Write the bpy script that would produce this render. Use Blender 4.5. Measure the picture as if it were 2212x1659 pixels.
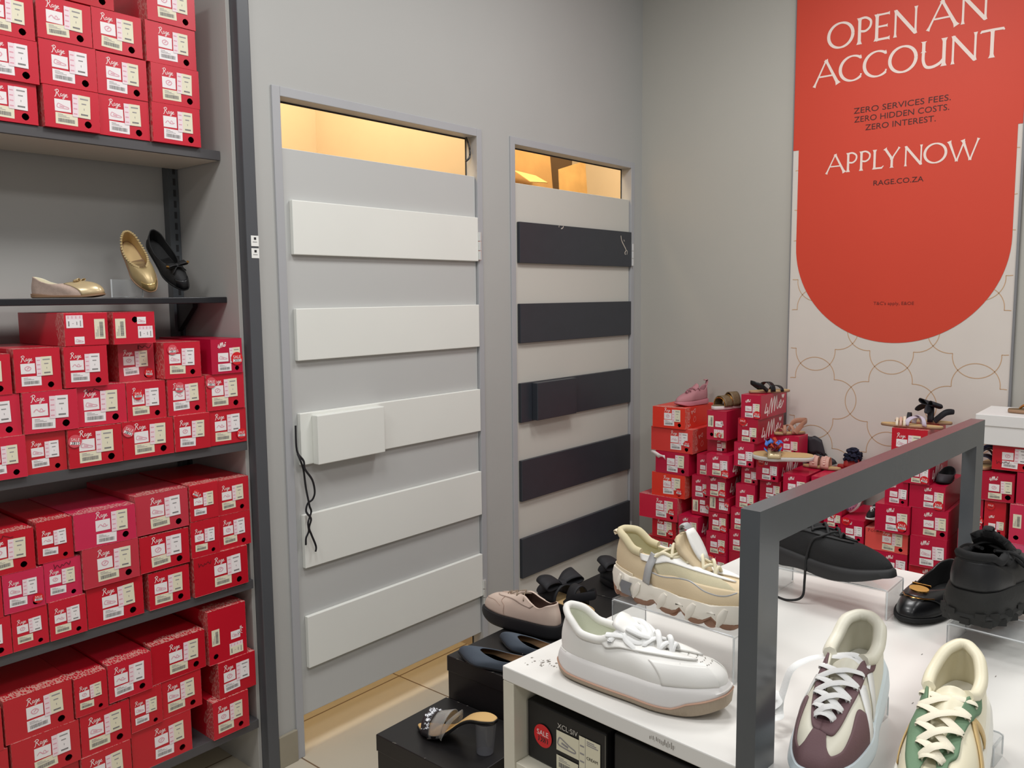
import bpy, math, random
from mathutils import Vector, Matrix
random.seed(7)
sc = bpy.context.scene
for o in list(bpy.data.objects): bpy.data.objects.remove(o)
C = sc.collection
PI = math.pi
EYE = 1.5                      # eye height; x runs along the door wall, y towards it, z up

# ---------------------------------------------------------------- camera
cam_d = bpy.data.cameras.new('camera'); cam = bpy.data.objects.new('camera', cam_d); C.objects.link(cam)
cam_d.sensor_width = 36.0; cam_d.lens = 1790.0 / 2212 * 36; cam_d.clip_start = 0.02
_r = (0.64464409, -0.76442054, -0.00975851); _u = (0.08766806, 0.06123873, 0.99426563); _f = (0.75943947, 0.64180297, -0.10649245)
cam.matrix_world = Matrix(((_r[0], _u[0], -_f[0], 0), (_r[1], _u[1], -_f[1], 0), (_r[2], _u[2], -_f[2], EYE), (0, 0, 0, 1)))
sc.camera = cam
sc.cycles.transparent_max_bounces = 32

# ---------------------------------------------------------------- world, lamps, exposure
w = bpy.data.worlds.new('shop_ambient'); sc.world = w; w.use_nodes = True
w.node_tree.nodes['Background'].inputs[0].default_value = (0.98, 0.985, 1.0, 1)
w.node_tree.nodes['Background'].inputs[1].default_value = 0.31
def area(name, loc, size, power, col=(1, 1, 1), rot=(0, 0, 0), sy=None):
    l = bpy.data.lights.new(name, 'AREA'); l.energy = power; l.color = col; l.size = size
    if sy: l.shape = 'RECTANGLE'; l.size_y = sy
    o = bpy.data.objects.new(name, l); C.objects.link(o); o.location = loc; o.rotation_euler = rot
    return o
for i, (x, y, p) in enumerate([(-0.5, 1.15, 22), (0.9, 1.15, 21), (2.4, 1.0, 23), (-0.7, -0.7, 12), (1.0, -0.7, 14), (2.5, -0.6, 14)]):
    area('ceiling_panel_light', (x, y, 3.05), 0.55, p, (1, 0.992, 0.975))
WARM = (1.0, 0.78, 0.47)
area('cubicle_light', (1.95, 2.66, 3.06), 0.4, 29, WARM)
area('cubicle_light', (3.05, 2.66, 3.06), 0.4, 20, WARM); area('cubicle_light', (3.85, 2.62, 3.06), 0.4, 22, WARM)
vs = sc.view_settings
vs.view_transform = 'Standard'; vs.look = 'None'; vs.gamma = 1.0; vs.use_curve_mapping = False; vs.exposure = -0.13

# ---------------------------------------------------------------- materials
def lin(c): c /= 255.0; return c / 12.92 if c <= 0.04045 else ((c + 0.055) / 1.055) ** 2.4
def rgb(t): return (lin(t[0]), lin(t[1]), lin(t[2]), 1)
MATS = {}
def M(name, col=(200, 200, 200), rough=0.5, metal=0.0, spec=0.5, var=0.0, vscale=8.0, bump=0.0, bscale=200.0, coat=0.0, trans=0.0, wave=0.0):
    if name in MATS: return MATS[name]
    m = bpy.data.materials.new(name); m.use_nodes = True; nt = m.node_tree; b = nt.nodes['Principled BSDF']
    b.inputs['Base Color'].default_value = rgb(col); b.inputs['Roughness'].default_value = rough; b.inputs['Metallic'].default_value = metal
    b.inputs['Specular IOR Level'].default_value = spec; b.inputs['Coat Weight'].default_value = coat; b.inputs['Coat Roughness'].default_value = 0.1
    tc = nt.nodes.new('ShaderNodeTexCoord')
    if var > 0:
        n = nt.nodes.new('ShaderNodeTexNoise'); n.inputs['Scale'].default_value = vscale; n.inputs['Detail'].default_value = 3
        nt.links.new(tc.outputs['Object'], n.inputs['Vector'])
        h = nt.nodes.new('ShaderNodeHueSaturation'); h.inputs['Color'].default_value = rgb(col)
        r = nt.nodes.new('ShaderNodeMapRange'); r.inputs[1].default_value = .25; r.inputs[2].default_value = .75; r.inputs[3].default_value = 1 - var; r.inputs[4].default_value = 1 + var
        nt.links.new(n.outputs[0], r.inputs[0]); nt.links.new(r.outputs[0], h.inputs['Value']); nt.links.new(h.outputs[0], b.inputs['Base Color'])
    if bump > 0:
        if wave:
            n2 = nt.nodes.new('ShaderNodeTexWave'); n2.inputs['Scale'].default_value = wave; n2.inputs['Distortion'].default_value = 1.0
        else:
            n2 = nt.nodes.new('ShaderNodeTexNoise'); n2.inputs['Scale'].default_value = bscale
        bp = nt.nodes.new('ShaderNodeBump'); bp.inputs['Strength'].default_value = bump; bp.inputs['Distance'].default_value = 0.001
        nt.links.new(tc.outputs['Object'], n2.inputs['Vector']); nt.links.new(n2.outputs[0], bp.inputs['Height']); nt.links.new(bp.outputs[0], b.inputs['Normal'])
    MATS[name] = m; return m
def acrylic(name, tint=(255, 255, 255), alpha=0.1, rough=0.08, gloss=1.0):
    m = bpy.data.materials.new(name); m.use_nodes = True; nt = m.node_tree; nt.nodes.clear()
    o = nt.nodes.new('ShaderNodeOutputMaterial'); t = nt.nodes.new('ShaderNodeBsdfTransparent'); t.inputs[0].default_value = rgb(tint)
    d = nt.nodes.new('ShaderNodeBsdfDiffuse'); d.inputs[0].default_value = rgb((225, 228, 230)); g = nt.nodes.new('ShaderNodeBsdfGlossy'); g.inputs['Roughness'].default_value = rough
    lw_ = nt.nodes.new('ShaderNodeLayerWeight'); pw = nt.nodes.new('ShaderNodeMath'); pw.operation = 'POWER'; pw.inputs[1].default_value = 4.0; fr = nt.nodes.new('ShaderNodeMath'); fr.operation = 'MULTIPLY_ADD'; fr.inputs[1].default_value = 0.55; fr.inputs[2].default_value = 0.025
    nt.links.new(lw_.outputs['Facing'], pw.inputs[0]); nt.links.new(pw.outputs[0], fr.inputs[0])
    a = nt.nodes.new('ShaderNodeMixShader'); a.inputs[0].default_value = alpha; b = nt.nodes.new('ShaderNodeMixShader')
    nt.links.new(t.outputs[0], a.inputs[1]); nt.links.new(d.outputs[0], a.inputs[2]); nt.links.new(fr.outputs[0], b.inputs[0])
    nt.links.new(a.outputs[0], b.inputs[1]); nt.links.new(g.outputs[0], b.inputs[2]); nt.links.new(b.outputs[0], o.inputs[0]); MATS[name] = m; return m
def printed(name, col, kind):
    """card with a faint white line print near the front edge (top) or hatching (side); printed on the box itself"""
    m = M(name, col, 0.33, 0, 0.5, 0.05, 6); nt = m.node_tree; b = nt.nodes['Principled BSDF']
    tc = nt.nodes.new('ShaderNodeTexCoord'); sp = nt.nodes.new('ShaderNodeSeparateXYZ'); nt.links.new(tc.outputs['Object'], sp.inputs[0])
    mp = nt.nodes.new('ShaderNodeMapping'); mp.inputs['Scale'].default_value = (170, 60, 60) if kind == 'top' else (60, 210, 70)
    nt.links.new(tc.outputs['Object'], mp.inputs[0])
    v = nt.nodes.new('ShaderNodeTexVoronoi'); v.feature = 'DISTANCE_TO_EDGE'; v.inputs['Scale'].default_value = 1.0; nt.links.new(mp.outputs[0], v.inputs['Vector'])
    l = nt.nodes.new('ShaderNodeMath'); l.operation = 'LESS_THAN'; l.inputs[1].default_value = 0.13; nt.links.new(v.outputs['Distance'], l.inputs[0])
    n = nt.nodes.new('ShaderNodeTexNoise'); n.inputs['Scale'].default_value = 22; nt.links.new(tc.outputs['Object'], n.inputs['Vector'])
    ml = nt.nodes.new('ShaderNodeMath'); ml.operation = 'MULTIPLY_ADD'; ml.inputs[1].default_value = 0.09; ml.inputs[2].default_value = 0.0; nt.links.new(n.outputs[0], ml.inputs[0])
    f = nt.nodes.new('ShaderNodeMath'); f.operation = 'LESS_THAN'; nt.links.new(sp.outputs['Y'], f.inputs[0]); nt.links.new(ml.outputs[0], f.inputs[1])
    mu = nt.nodes.new('ShaderNodeMath'); mu.operation = 'MULTIPLY'; nt.links.new(l.outputs[0], mu.inputs[0]); nt.links.new(f.outputs[0], mu.inputs[1])
    mu2 = nt.nodes.new('ShaderNodeMath'); mu2.operation = 'MULTIPLY'; mu2.inputs[1].default_value = 0.5 if kind == 'top' else 0.34; nt.links.new(mu.outputs[0], mu2.inputs[0])
    mx = nt.nodes.new('ShaderNodeMix'); mx.data_type = 'RGBA'; src = b.inputs['Base Color'].links[0].from_socket
    nt.links.new(mu2.outputs[0], mx.inputs[0]); nt.links.new(src, mx.inputs[6]); mx.inputs[7].default_value = rgb((232, 205, 190)); nt.links.new(mx.outputs[2], b.inputs['Base Color'])
    return m

# ---------------------------------------------------------------- mesh helpers
class MB:
    def __init__(s): s.v = []; s.f = []; s.m = []
    def add(s, vs, fs, mi=0):
        n = len(s.v); s.v += [tuple(p) for p in vs]; s.f += [tuple(i + n for i in f) for f in fs]; s.m += [mi] * len(fs); return s
    def box(s, x0, x1, y0, y1, z0, z1, mi=0):
        return s.add([(x0, y0, z0), (x1, y0, z0), (x1, y1, z0), (x0, y1, z0), (x0, y0, z1), (x1, y0, z1), (x1, y1, z1), (x0, y1, z1)],
                     [(0, 3, 2, 1), (4, 5, 6, 7), (0, 1, 5, 4), (1, 2, 6, 5), (2, 3, 7, 6), (3, 0, 4, 7)], mi)
    def grid(s, rows, cu=False, cv=False, mi=0, flip=False):
        n, m = len(rows), len(rows[0]); fs = []
        for i in range(n if cu else n - 1):
            for j in range(m if cv else m - 1):
                a, b, c, d = i * m + j, ((i + 1) % n) * m + j, ((i + 1) % n) * m + (j + 1) % m, i * m + (j + 1) % m
                fs.append((d, c, b, a) if flip else (a, b, c, d))
        return s.add([p for r in rows for p in r], fs, mi)
    def tube(s, path, rx, rz=None, n=8, up=(0, 0, 1), closed=False, mi=0, taper=None):
        rz = rz or rx; P = [Vector(p) for p in path]; rows = []; k = len(P)
        for i in range(k):
            t = (P[(i + 1) % k] - P[i - 1]) if closed else (P[min(i + 1, k - 1)] - P[max(i - 1, 0)])
            t.normalize(); u = Vector(up(i) if callable(up) else up); sd = t.cross(u)
            if sd.length < 1e-4: sd = t.cross(Vector((1, 0.2, 0)))
            sd.normalize(); u = sd.cross(t); q = taper(i / (k - 1)) if taper else 1
            rows.append([P[i] + sd * (math.cos(a) * rx * q) + u * (math.sin(a) * rz * q) for a in [2 * PI * j / n for j in range(n)]])
        s.grid(rows, closed, True, mi)
        if not closed:
            b = len(s.v) - k * n
            s.f.append(tuple(b + j for j in range(n))); s.m.append(mi); s.f.append(tuple(b + (k - 1) * n + j for j in reversed(range(n)))); s.m.append(mi)
        return s
    def disc(s, c, r, n=24, ax='y', mi=0, rz=None):
        rz = rz or r; P = []
        for j in range(n):
            a = 2 * PI * j / n; p, q = math.cos(a) * r, math.sin(a) * rz
            P.append((c[0] + p, c[1], c[2] + q) if ax == 'y' else (c[0] + p, c[1] + q, c[2]))
        return s.add(P, [tuple(range(n))], mi)
    def rib(s, pts, wd, y=0.0, mi=0, closed=False):
        """flat ribbon in the x-z plane facing -y"""
        k = len(pts); L, R = [], []
        for i in range(k):
            a, b = (pts[i - 1], pts[(i + 1) % k]) if closed else (pts[max(i - 1, 0)], pts[min(i + 1, k - 1)])
            dx, dz = b[0] - a[0], b[1] - a[1]; l = math.hypot(dx, dz) or 1; h = (wd[i] if isinstance(wd, (list, tuple)) else wd) / 2
            L.append((pts[i][0] - dz / l * h, y, pts[i][1] + dx / l * h)); R.append((pts[i][0] + dz / l * h, y, pts[i][1] - dx / l * h))
        fs = [(i, k + i, k + (i + 1) % k, (i + 1) % k) for i in range(k if closed else k - 1)]
        return s.add(L + R, fs, mi)
    def mesh(s, name, mats, smooth=40):
        me = bpy.data.meshes.new(name); me.from_pydata(s.v, [], s.f); 
        for m in (mats if isinstance(mats, (list, tuple)) else [mats]): me.materials.append(m)
        if any(s.m): me.polygons.foreach_set('material_index', s.m)
        if smooth:
            me.polygons.foreach_set('use_smooth', [True] * len(me.polygons)); me.set_sharp_from_angle(angle=math.radians(smooth))
        me.update(); return me
    def obj(s, name, mats, parent=None, smooth=52, bevel=0, seg=2, solid=0, off=-1, sub=0, moff=0, loc=None, rot=None):
        return link(name, s.mesh(name, mats, smooth), parent, bevel, seg, solid, off, sub, moff, loc, rot)
def link(name, me, parent=None, bevel=0, seg=2, solid=0, off=-1, sub=0, moff=0, loc=None, rot=None):
    o = bpy.data.objects.new(name, me); C.objects.link(o)
    if parent: o.parent = parent
    if loc: o.location = loc
    if rot: o.rotation_euler = rot
    if sub: d = o.modifiers.new('sub', 'SUBSURF'); d.levels = d.render_levels = sub
    if solid:
        d = o.modifiers.new('solid', 'SOLIDIFY'); d.thickness = solid; d.offset = off; d.material_offset = moff; d.material_offset_rim = 0
    if bevel: d = o.modifiers.new('bevel', 'BEVEL'); d.width = bevel; d.segments = seg; d.limit_method = 'ANGLE'; d.angle_limit = 0.6
    return o
def tag(o, label=None, cat=None, group=None, kind=None):
    if label: o['label'] = label
    if cat: o['category'] = cat
    if group: o['group'] = group
    if kind: o['kind'] = kind
    return o
def empty(name, loc=(0, 0, 0), rz=0.0, mat=None):
    o = bpy.data.objects.new(name, None); C.objects.link(o); o.empty_display_size = 0.05
    if mat is not None: o.matrix_world = mat
    else: o.location = loc; o.rotation_euler = (0, 0, rz)
    return o
def crom(p, n=6, closed=False):
    out = []; k = len(p)
    for i in range(k if closed else k - 1):
        q = [p[(i + j) % k] if closed else p[min(max(i + j, 0), k - 1)] for j in (-1, 0, 1, 2)]
        for t in [j / n for j in range(n)]:
            out.append(tuple(0.5 * (2 * b + (c - a) * t + (2 * a - 5 * b + 4 * c - d) * t * t + (3 * b - a - 3 * c + d) * t ** 3) for a, b, c, d in zip(*q)))
    if not closed: out.append(tuple(p[-1]))
    return out
def spl(xs, ys, x):
    if x <= xs[0]: return ys[0]
    if x >= xs[-1]: return ys[-1]
    k = max(i for i in range(len(xs)) if xs[i] <= x); h = xs[k + 1] - xs[k]; t = (x - xs[k]) / h
    def sl(i):
        if i == 0 or i == len(xs) - 1: return (ys[min(i + 1, len(xs) - 1)] - ys[max(i - 1, 0)]) / (xs[min(i + 1, len(xs) - 1)] - xs[max(i - 1, 0)])
        a, b = (ys[i] - ys[i - 1]) / (xs[i] - xs[i - 1]), (ys[i + 1] - ys[i]) / (xs[i + 1] - xs[i])
        return 0 if a * b <= 0 else 2 * a * b / (a + b)
    return (2 * t ** 3 - 3 * t * t + 1) * ys[k] + (t ** 3 - 2 * t * t + t) * h * sl(k) + (3 * t * t - 2 * t ** 3) * ys[k + 1] + (t ** 3 - t * t) * h * sl(k + 1)
def text_mesh(body, size, mat, align='CENTER', name='lettering'):
    cu = bpy.data.curves.new('t', 'FONT'); cu.body = body; cu.size = size; cu.align_x = align; cu.resolution_u = 3
    o = bpy.data.objects.new('t', cu); C.objects.link(o); dg = bpy.context.evaluated_depsgraph_get(); dg.update()
    me = bpy.data.meshes.new_from_object(o.evaluated_get(dg)); bpy.data.objects.remove(o); bpy.data.curves.remove(cu)
    for v in me.vertices: v.co = (v.co.x, 0, v.co.y)
    me.materials.clear(); me.materials.append(mat); me.name = name; return me
# ---------------------------------------------------------------- the setting
wallm = M('grey_wall_paint', (174, 174, 171), 0.62, var=0.02, vscale=3, bump=0.12, bscale=260)
wallb = M('warm_grey_wall_paint', (178, 175, 167), 0.62, var=0.02, vscale=2, bump=0.12, bscale=260)
framem = M('door_frame_paint', (168, 169, 172), 0.5, var=0.02)
doorm = M('door_paint', (188, 189, 187), 0.5, var=0.015, vscale=3)
doorm2 = M('door_paint_warm', (202, 200, 192), 0.5, var=0.015, vscale=3)
slatw = M('white_slat_paint', (228, 229, 223), 0.45, var=0.015, vscale=4)
slatd = M('charcoal_slat_paint', (50, 53, 60), 0.38, var=0.06, vscale=20)
chrome = M('brushed_steel', (226, 226, 224), 0.28, 0.55)
blackm = M('seal_and_slot_black', (40, 40, 42), 0.8)  # black rubber seal strips in the door reveals, slots of the upright
cubm = M('cubicle_paint', (206, 192, 174), 0.7, var=0.015)
steel = M('grey_powder_coat', (80, 84, 88), 0.24, 0.0, 0.7, 0.05, 14, 0.06, 300)
steel2 = M('dark_post_paint', (78, 80, 84), 0.42, var=0.04)
def tiles():
    m = M('floor_tile', (196, 186, 166), 0.34, bump=0.05, bscale=90); nt = m.node_tree; b = nt.nodes['Principled BSDF']
    tc = nt.nodes.new('ShaderNodeTexCoord'); mp = nt.nodes.new('ShaderNodeMapping'); mp.inputs['Location'].default_value = (0.29, 0.015, 0)
    br = nt.nodes.new('ShaderNodeTexBrick'); br.offset = 0; br.inputs['Scale'].default_value = 1; br.inputs['Brick Width'].default_value = 0.6; br.inputs['Row Height'].default_value = 0.6
    br.inputs['Mortar Size'].default_value = 0.003; br.inputs['Mortar Smooth'].default_value = 0.1; br.inputs['Bias'].default_value = 0
    br.inputs['Color1'].default_value = rgb((192, 184, 166)); br.inputs['Color2'].default_value = rgb((186, 178, 160)); br.inputs['Mortar'].default_value = rgb((112, 92, 72))
    nt.links.new(tc.outputs['Object'], mp.inputs[0]); nt.links.new(mp.outputs[0], br.inputs['Vector']); nt.links.new(br.outputs['Color'], b.inputs['Base Color'])
    return m
def struct(o): o['kind'] = 'structure'; return o
YW, XB = 2.2, 3.612            # door wall face, banner wall face
struct(MB().box(-2.2, 4.8, -2.2, 4.2, -0.1, 0).obj('floor', tiles(), smooth=0))
D1, D2, TOPZ = (1.5235, 2.4015), (2.628, 3.507), 2.106
W = MB()
for x0, x1 in ((1.425, D1[0]), (D1[1], D2[0]), (D2[1], XB)): W.box(x0, x1, YW, YW + 0.056, 0, 3.2)
W.box(XB, 4.65, YW + .0005, YW + 0.056, 0, 3.2)
for d in (D1, D2): W.box(d[0], d[1], YW, YW + 0.056, TOPZ, 3.2)
W.box(-2.2, 1.425, YW + 0.02, YW + 0.056, 2.7205, 3.2)
struct(W.obj('wall_back', wallm, smooth=0))
struct(MB().box(XB, XB + 0.12, -2.2, YW, 0, 3.2).obj('wall_right', wallb, smooth=0))
struct(MB().box(1.4255, D1[0] - 0.028, YW - 0.012, YW, 0, 0.105).obj('baseboard_back', M('skirting_tile', (150, 143, 126), 0.4, var=0.04, vscale=12), smooth=0, bevel=0.002))
for n, (a, b) in enumerate((D1, D2)):
    F = MB(); t, q = 0.028, 0.007
    e = .0008; F.box(a - t, a + e, YW - q, YW + 0.0545, 0, TOPZ + t); F.box(b - e, b + t, YW - q, YW + 0.0545, 0, TOPZ + t); F.box(a + e, b - e, YW - q, YW + 0.0545, TOPZ - e, TOPZ + t)
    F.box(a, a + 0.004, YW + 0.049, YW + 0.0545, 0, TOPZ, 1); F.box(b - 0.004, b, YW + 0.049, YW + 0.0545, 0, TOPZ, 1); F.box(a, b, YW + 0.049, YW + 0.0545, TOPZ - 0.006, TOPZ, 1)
    struct(F.obj('trim_%d' % (n + 1), [framem, blackm], smooth=0, bevel=0.0015))
# the two cubicles behind the doors
CB = MB(); ye = 3.32
CB.box(1.41, 1.44, YW + 0.0562, ye, 0, 3.12); CB.box(2.50, 2.53, YW + 0.0562, ye, 0, 3.12); CB.box(4.62, 4.65, YW + 0.0562, ye, 0, 3.12)
CB.box(1.41, 4.65, ye, ye + 0.05, 0, 3.12)
struct(CB.obj('wall_cubicle', cubm, smooth=0))
struct(MB().box(1.41, 4.65, YW + 0.0562, ye + 0.05, 3.1201, 3.16).obj('added_cubicle_lid', cubm, smooth=0))  # unseen lid, added to keep the white ambient off the warm cubicles
SL = [(1.632, 1.799), (1.301, 1.465), (0.967, 1.134), (0.629, 0.805), (0.293, 0.467)]
def door(n, x0, x1, mat, smat, sx0, sx1, hx0, hx1, hz):
    d = struct(MB().box(x0, x1, YW + 0.004, YW + 0.042, 0.134, 1.955).obj('door_%d' % n, mat, smooth=0, bevel=0.002))
    for i, (a, b) in enumerate(SL):
        MB().box(sx0, sx1, YW - 0.0125, YW + 0.0035, a, b).obj('slat', smat, d, 0, 0.0022)
    MB().box(hx0, hx1, YW - 0.043, YW - 0.013, hz[0], hz[1]).obj('pull_block', smat, d, 0, 0.0025)
    for z in (1.637, 0.25):
        h = MB()
        for k in range(3): h.tube([(x1 + 0.003, YW - 0.0145, z + k * 0.036 + 0.001), (x1 + 0.003, YW - 0.0145, z + k * 0.036 + 0.034)], 0.0072, n=10)
        h.box(x1 - 0.002, x1 + 0.018, YW - 0.008, YW - 0.0065, z, z + 0.107)
        h.obj('hinge', chrome, d, 40)
    return d
d1 = door(1, 1.529, 2.3985, doorm, slatw, 1.549, 2.3955, 1.592, 1.872, (0.966, 1.125))
d2 = door(2, 2.634, 3.504, doorm2, slatd, 2.647, 3.5015, 2.719, 3.0, (0.971, 1.131))
# torn paint flecks on the top charcoal slat
sc1 = MB(); yy = YW - 0.0131
sc1.rib(crom([(3.405, 1.778), (3.412, 1.755), (3.43, 1.735), (3.45, 1.712), (3.44, 1.698), (3.447, 1.69)], 5), 0.006, yy)
sc1.rib(crom([(3.45, 1.712), (3.462, 1.706), (3.458, 1.69)], 5), 0.004, yy); sc1.rib([(3.43, 1.76), (3.437, 1.752)], 0.004, yy)
sc1.rib(crom([(2.945, 1.797), (2.94, 1.789), (2.928, 1.785)], 4), 0.005, yy); sc1.rib([(2.915, 1.798), (2.912, 1.79)], 0.003, yy)
sc1.obj('paint_chip', M('chipped_paint', (190, 182, 170), 0.7, var=0.05), d2, 0)
# black cord hanging at the edge of door 1
cord = MB(); cm = M('black_cord', (22, 23, 28), 0.4, var=0.05)
y0 = YW - 0.02
cord.tube(crom([(1.5255, y0, 1.10), (1.527, y0, 1.02), (1.546, y0 - .006, .985), (1.549, y0 - .008, .958), (1.572, y0 - .012, .92), (1.580, y0 - .012, .88), (1.574, y0 - .008, .856), (1.556, y0 - .006, .845), (1.549, y0 - .006, .82), (1.562, y0 - .012, .795), (1.558, y0 - .006, .765), (1.566, y0 - .006, .74), (1.580, y0 - .008, .70), (1.578, y0 - .008, .682)], 6), 0.0038, 0.0022, 6, up=(0, 1, 0))
cord.tube(crom([(1.527, y0 - .003, 1.01), (1.533, y0 - .01, .985), (1.546, y0 - .004, .955), (1.552, y0 - .004, .90), (1.556, y0 - .010, .856), (1.560, y0 - .010, .835), (1.568, y0 - .006, .815), (1.552, y0 - .010, .785), (1.556, y0 - .006, .755), (1.545, y0 - .006, .735), (1.543, y0 - .006, .712)], 6), 0.0038, 0.0022, 6, up=(0, 1, 0))
tag(cord.obj('dangling_string', cm), 'black cord dangling knotted from the left edge of the white-slatted door', 'string')
cb = MB(); cb.tube(crom([(2.385, YW + .035, 2.104), (2.392, YW + .025, 2.07), (2.388, YW + .02, 2.03), (2.372, YW + .025, 2.012)], 8), .004, n=6)
tag(cb.obj('hooked_cable', cm), 'short black cable hooked at the top right corner of the white-slatted doorway', 'cable')
# wall clutter seen over door 2: flattened cartons in the cubicle
cart = M('brown_cardboard', (178, 140, 92), 0.8, var=0.12, vscale=7, bump=0.3, bscale=60)
card2 = M('tan_cardboard', (198, 160, 106), 0.8, var=0.15, vscale=9)
def leaning(o, label, pts, mat, dy=.05, th=.006):
    r = empty('storage_carton', o); tag(r, label, 'carton'); b = MB(); b.grid([[(x, 0, z) for x, z in pts[0]], [(x, dy, z) for x, z in pts[1]]]); b.obj('carton_panel', mat, r, 0, solid=th)
    b = MB(); b.box(pts[0][0][0], pts[0][-1][0], .012, .17, 0, .02); b.obj('carton_base', mat, r, 0); return r
struct(MB().box(3.30, 4.61, 2.95, 3.31, 1.90, 1.92).obj('trim_3', cubm, smooth=0))
r1 = leaning((3.69, 3.02, 1.921), 'brown open cardboard carton stored above the dark-slatted door', [[(-.10, .02), (.29, .02)], [(-.10, .66), (.27, .66)]], cart)
b = MB(); b.grid([[(-.10, -.13, .19), (.055, -.13, .20)], [(-.10, -.008, .265), (.10, -.008, .255)]]); b.obj('flap', card2, r1, 0, solid=.004)
r2 = leaning((4.03, 3.00, 1.921), 'torn tan carton leaning on a dark board above the dark-slatted door', [[(-.02, .02), (.27, .02)], [(.0, .32), (.27, .40)]], card2, .03)
tag(MB().box(0, .42, 0, .02, 0, .80).obj('dark_board', M('dark_brown_board', (86, 66, 48), 0.5, var=0.06), loc=(3.985, 3.20, 1.921), smooth=0), 'dark brown board standing behind the cartons over the second door', 'board')

# ---------------------------------------------------------------- wall shelving on the left
su = empty('shelving_unit', (0, 0, 0)); tag(su, 'recessed grey wall shelving bay stacked with red shoe boxes at left', 'shelving')
bayp = M('bay_panel_grey', (176, 174, 170), 0.6, var=0.02, vscale=3); shelfm = M('shelf_charcoal', (76, 74, 76), 0.5, var=0.03); shelfu = M('shelf_underside', (196, 188, 176), 0.6)
BK = 2.572
MB().box(-1.2, 1.385, BK, BK + 0.02, 0, 2.72).obj('back_panel', bayp, su, 0)
MB().box(1.3725, 1.3845, 2.224, BK - 0.0005, 0, 2.72).obj('side_panel', bayp, su, 0, 0.001)
MB().box(-1.2, 1.385, 2.222, BK + .02, 2.7, 2.72).obj('top_panel', bayp, su, 0)
MB().box(1.3848, 1.4248, 2.186, 2.232, 0.0, 3.1).obj('front_post', steel2, su, 0, 0.003)
MB().box(1.3848, 1.3995, 2.233, BK + 0.02, 0.0, 3.1).obj('end_trim', bayp, su, 0)
up = MB(); up.box(1.3365, 1.3715, 2.540, BK - 0.0005, 0, 2.7, 0)
for k in range(70): up.box(1.354, 1.3625, 2.5392, 2.5402, 0.2 + k * .0345, 0.2 + k * .0345 + 0.021, 1)
up.obj('slotted_upright', [steel, blackm], su, 0)
def shelf(yf, z, th=0.027, x1=1.370, nm='shelf', m=shelfm, um=shelfu, yb=BK - .033):
    s = MB(); s.box(-1.2, x1, yf, yb, z - th, z, 0); s.box(-1.19, x1 - .002, yf + .012, yb - .002, z - th - .0008, z - th + .0005, 1)
    return s.obj(nm, [m, um], su, 0, 0.0015)
ZS = {'top': 1.9340, 'mid': 1.0700, 'third': 0.6380, 'low': 0.1850}
shelf(2.285, ZS['top']); shelf(2.208, ZS['mid']); shelf(2.208, ZS['third']); shelf(2.212, ZS['low'], yb=2.54)
MB().box(-1.2, 1.3715, 2.285, 2.50, 1.4855, 1.5035).obj('display_shelf', M('black_shelf', (30, 30, 34), 0.35, var=0.03), su, 0, 0.002)
for nm, x, zz in (('bracket', 1.353, 1.4850), ('bracket', 0.2, 1.4850)):
    b = MB(); b.add([(x - .008, 2.44, zz - .012), (x + .008, 2.44, zz - .012), (x + .008, 2.539, zz - .09), (x - .008, 2.539, zz - .09), (x - .008, 2.44, zz), (x + .008, 2.44, zz), (x + .008, 2.539, zz), (x - .008, 2.539, zz)], [(0, 1, 2, 3), (4, 7, 6, 5), (0, 4, 5, 1), (1, 5, 6, 2), (2, 6, 7, 3), (3, 7, 4, 0)]); b.obj(nm, M('black_shelf'), su, 0)
tm = M('tag_paper', (236, 236, 232), 0.6); ink = M('black_print', (34, 33, 36), 0.6)
for k, (z0, z1) in enumerate(((1.652, 1.683), (1.617, 1.646))):
    g = MB(); g.box(1.3985, 1.4240, 2.1848, 2.1855, z0, z1); o = g.obj('price_tag', tm, None, 0, 0.0)
    tag(o, ['upper of two small white tags stuck on the grey post', 'lower of two small white tags stuck on the grey post'][k], 'tag')
    q = MB(); q.box(1.408, 1.4155, 2.1842, 2.1846, z1 - .012, z1 - .005); q.box(1.4035, 1.418, 2.1842, 2.1846, z1 - .019, z1 - .018); q.obj('print', ink, o, 0)

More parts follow.
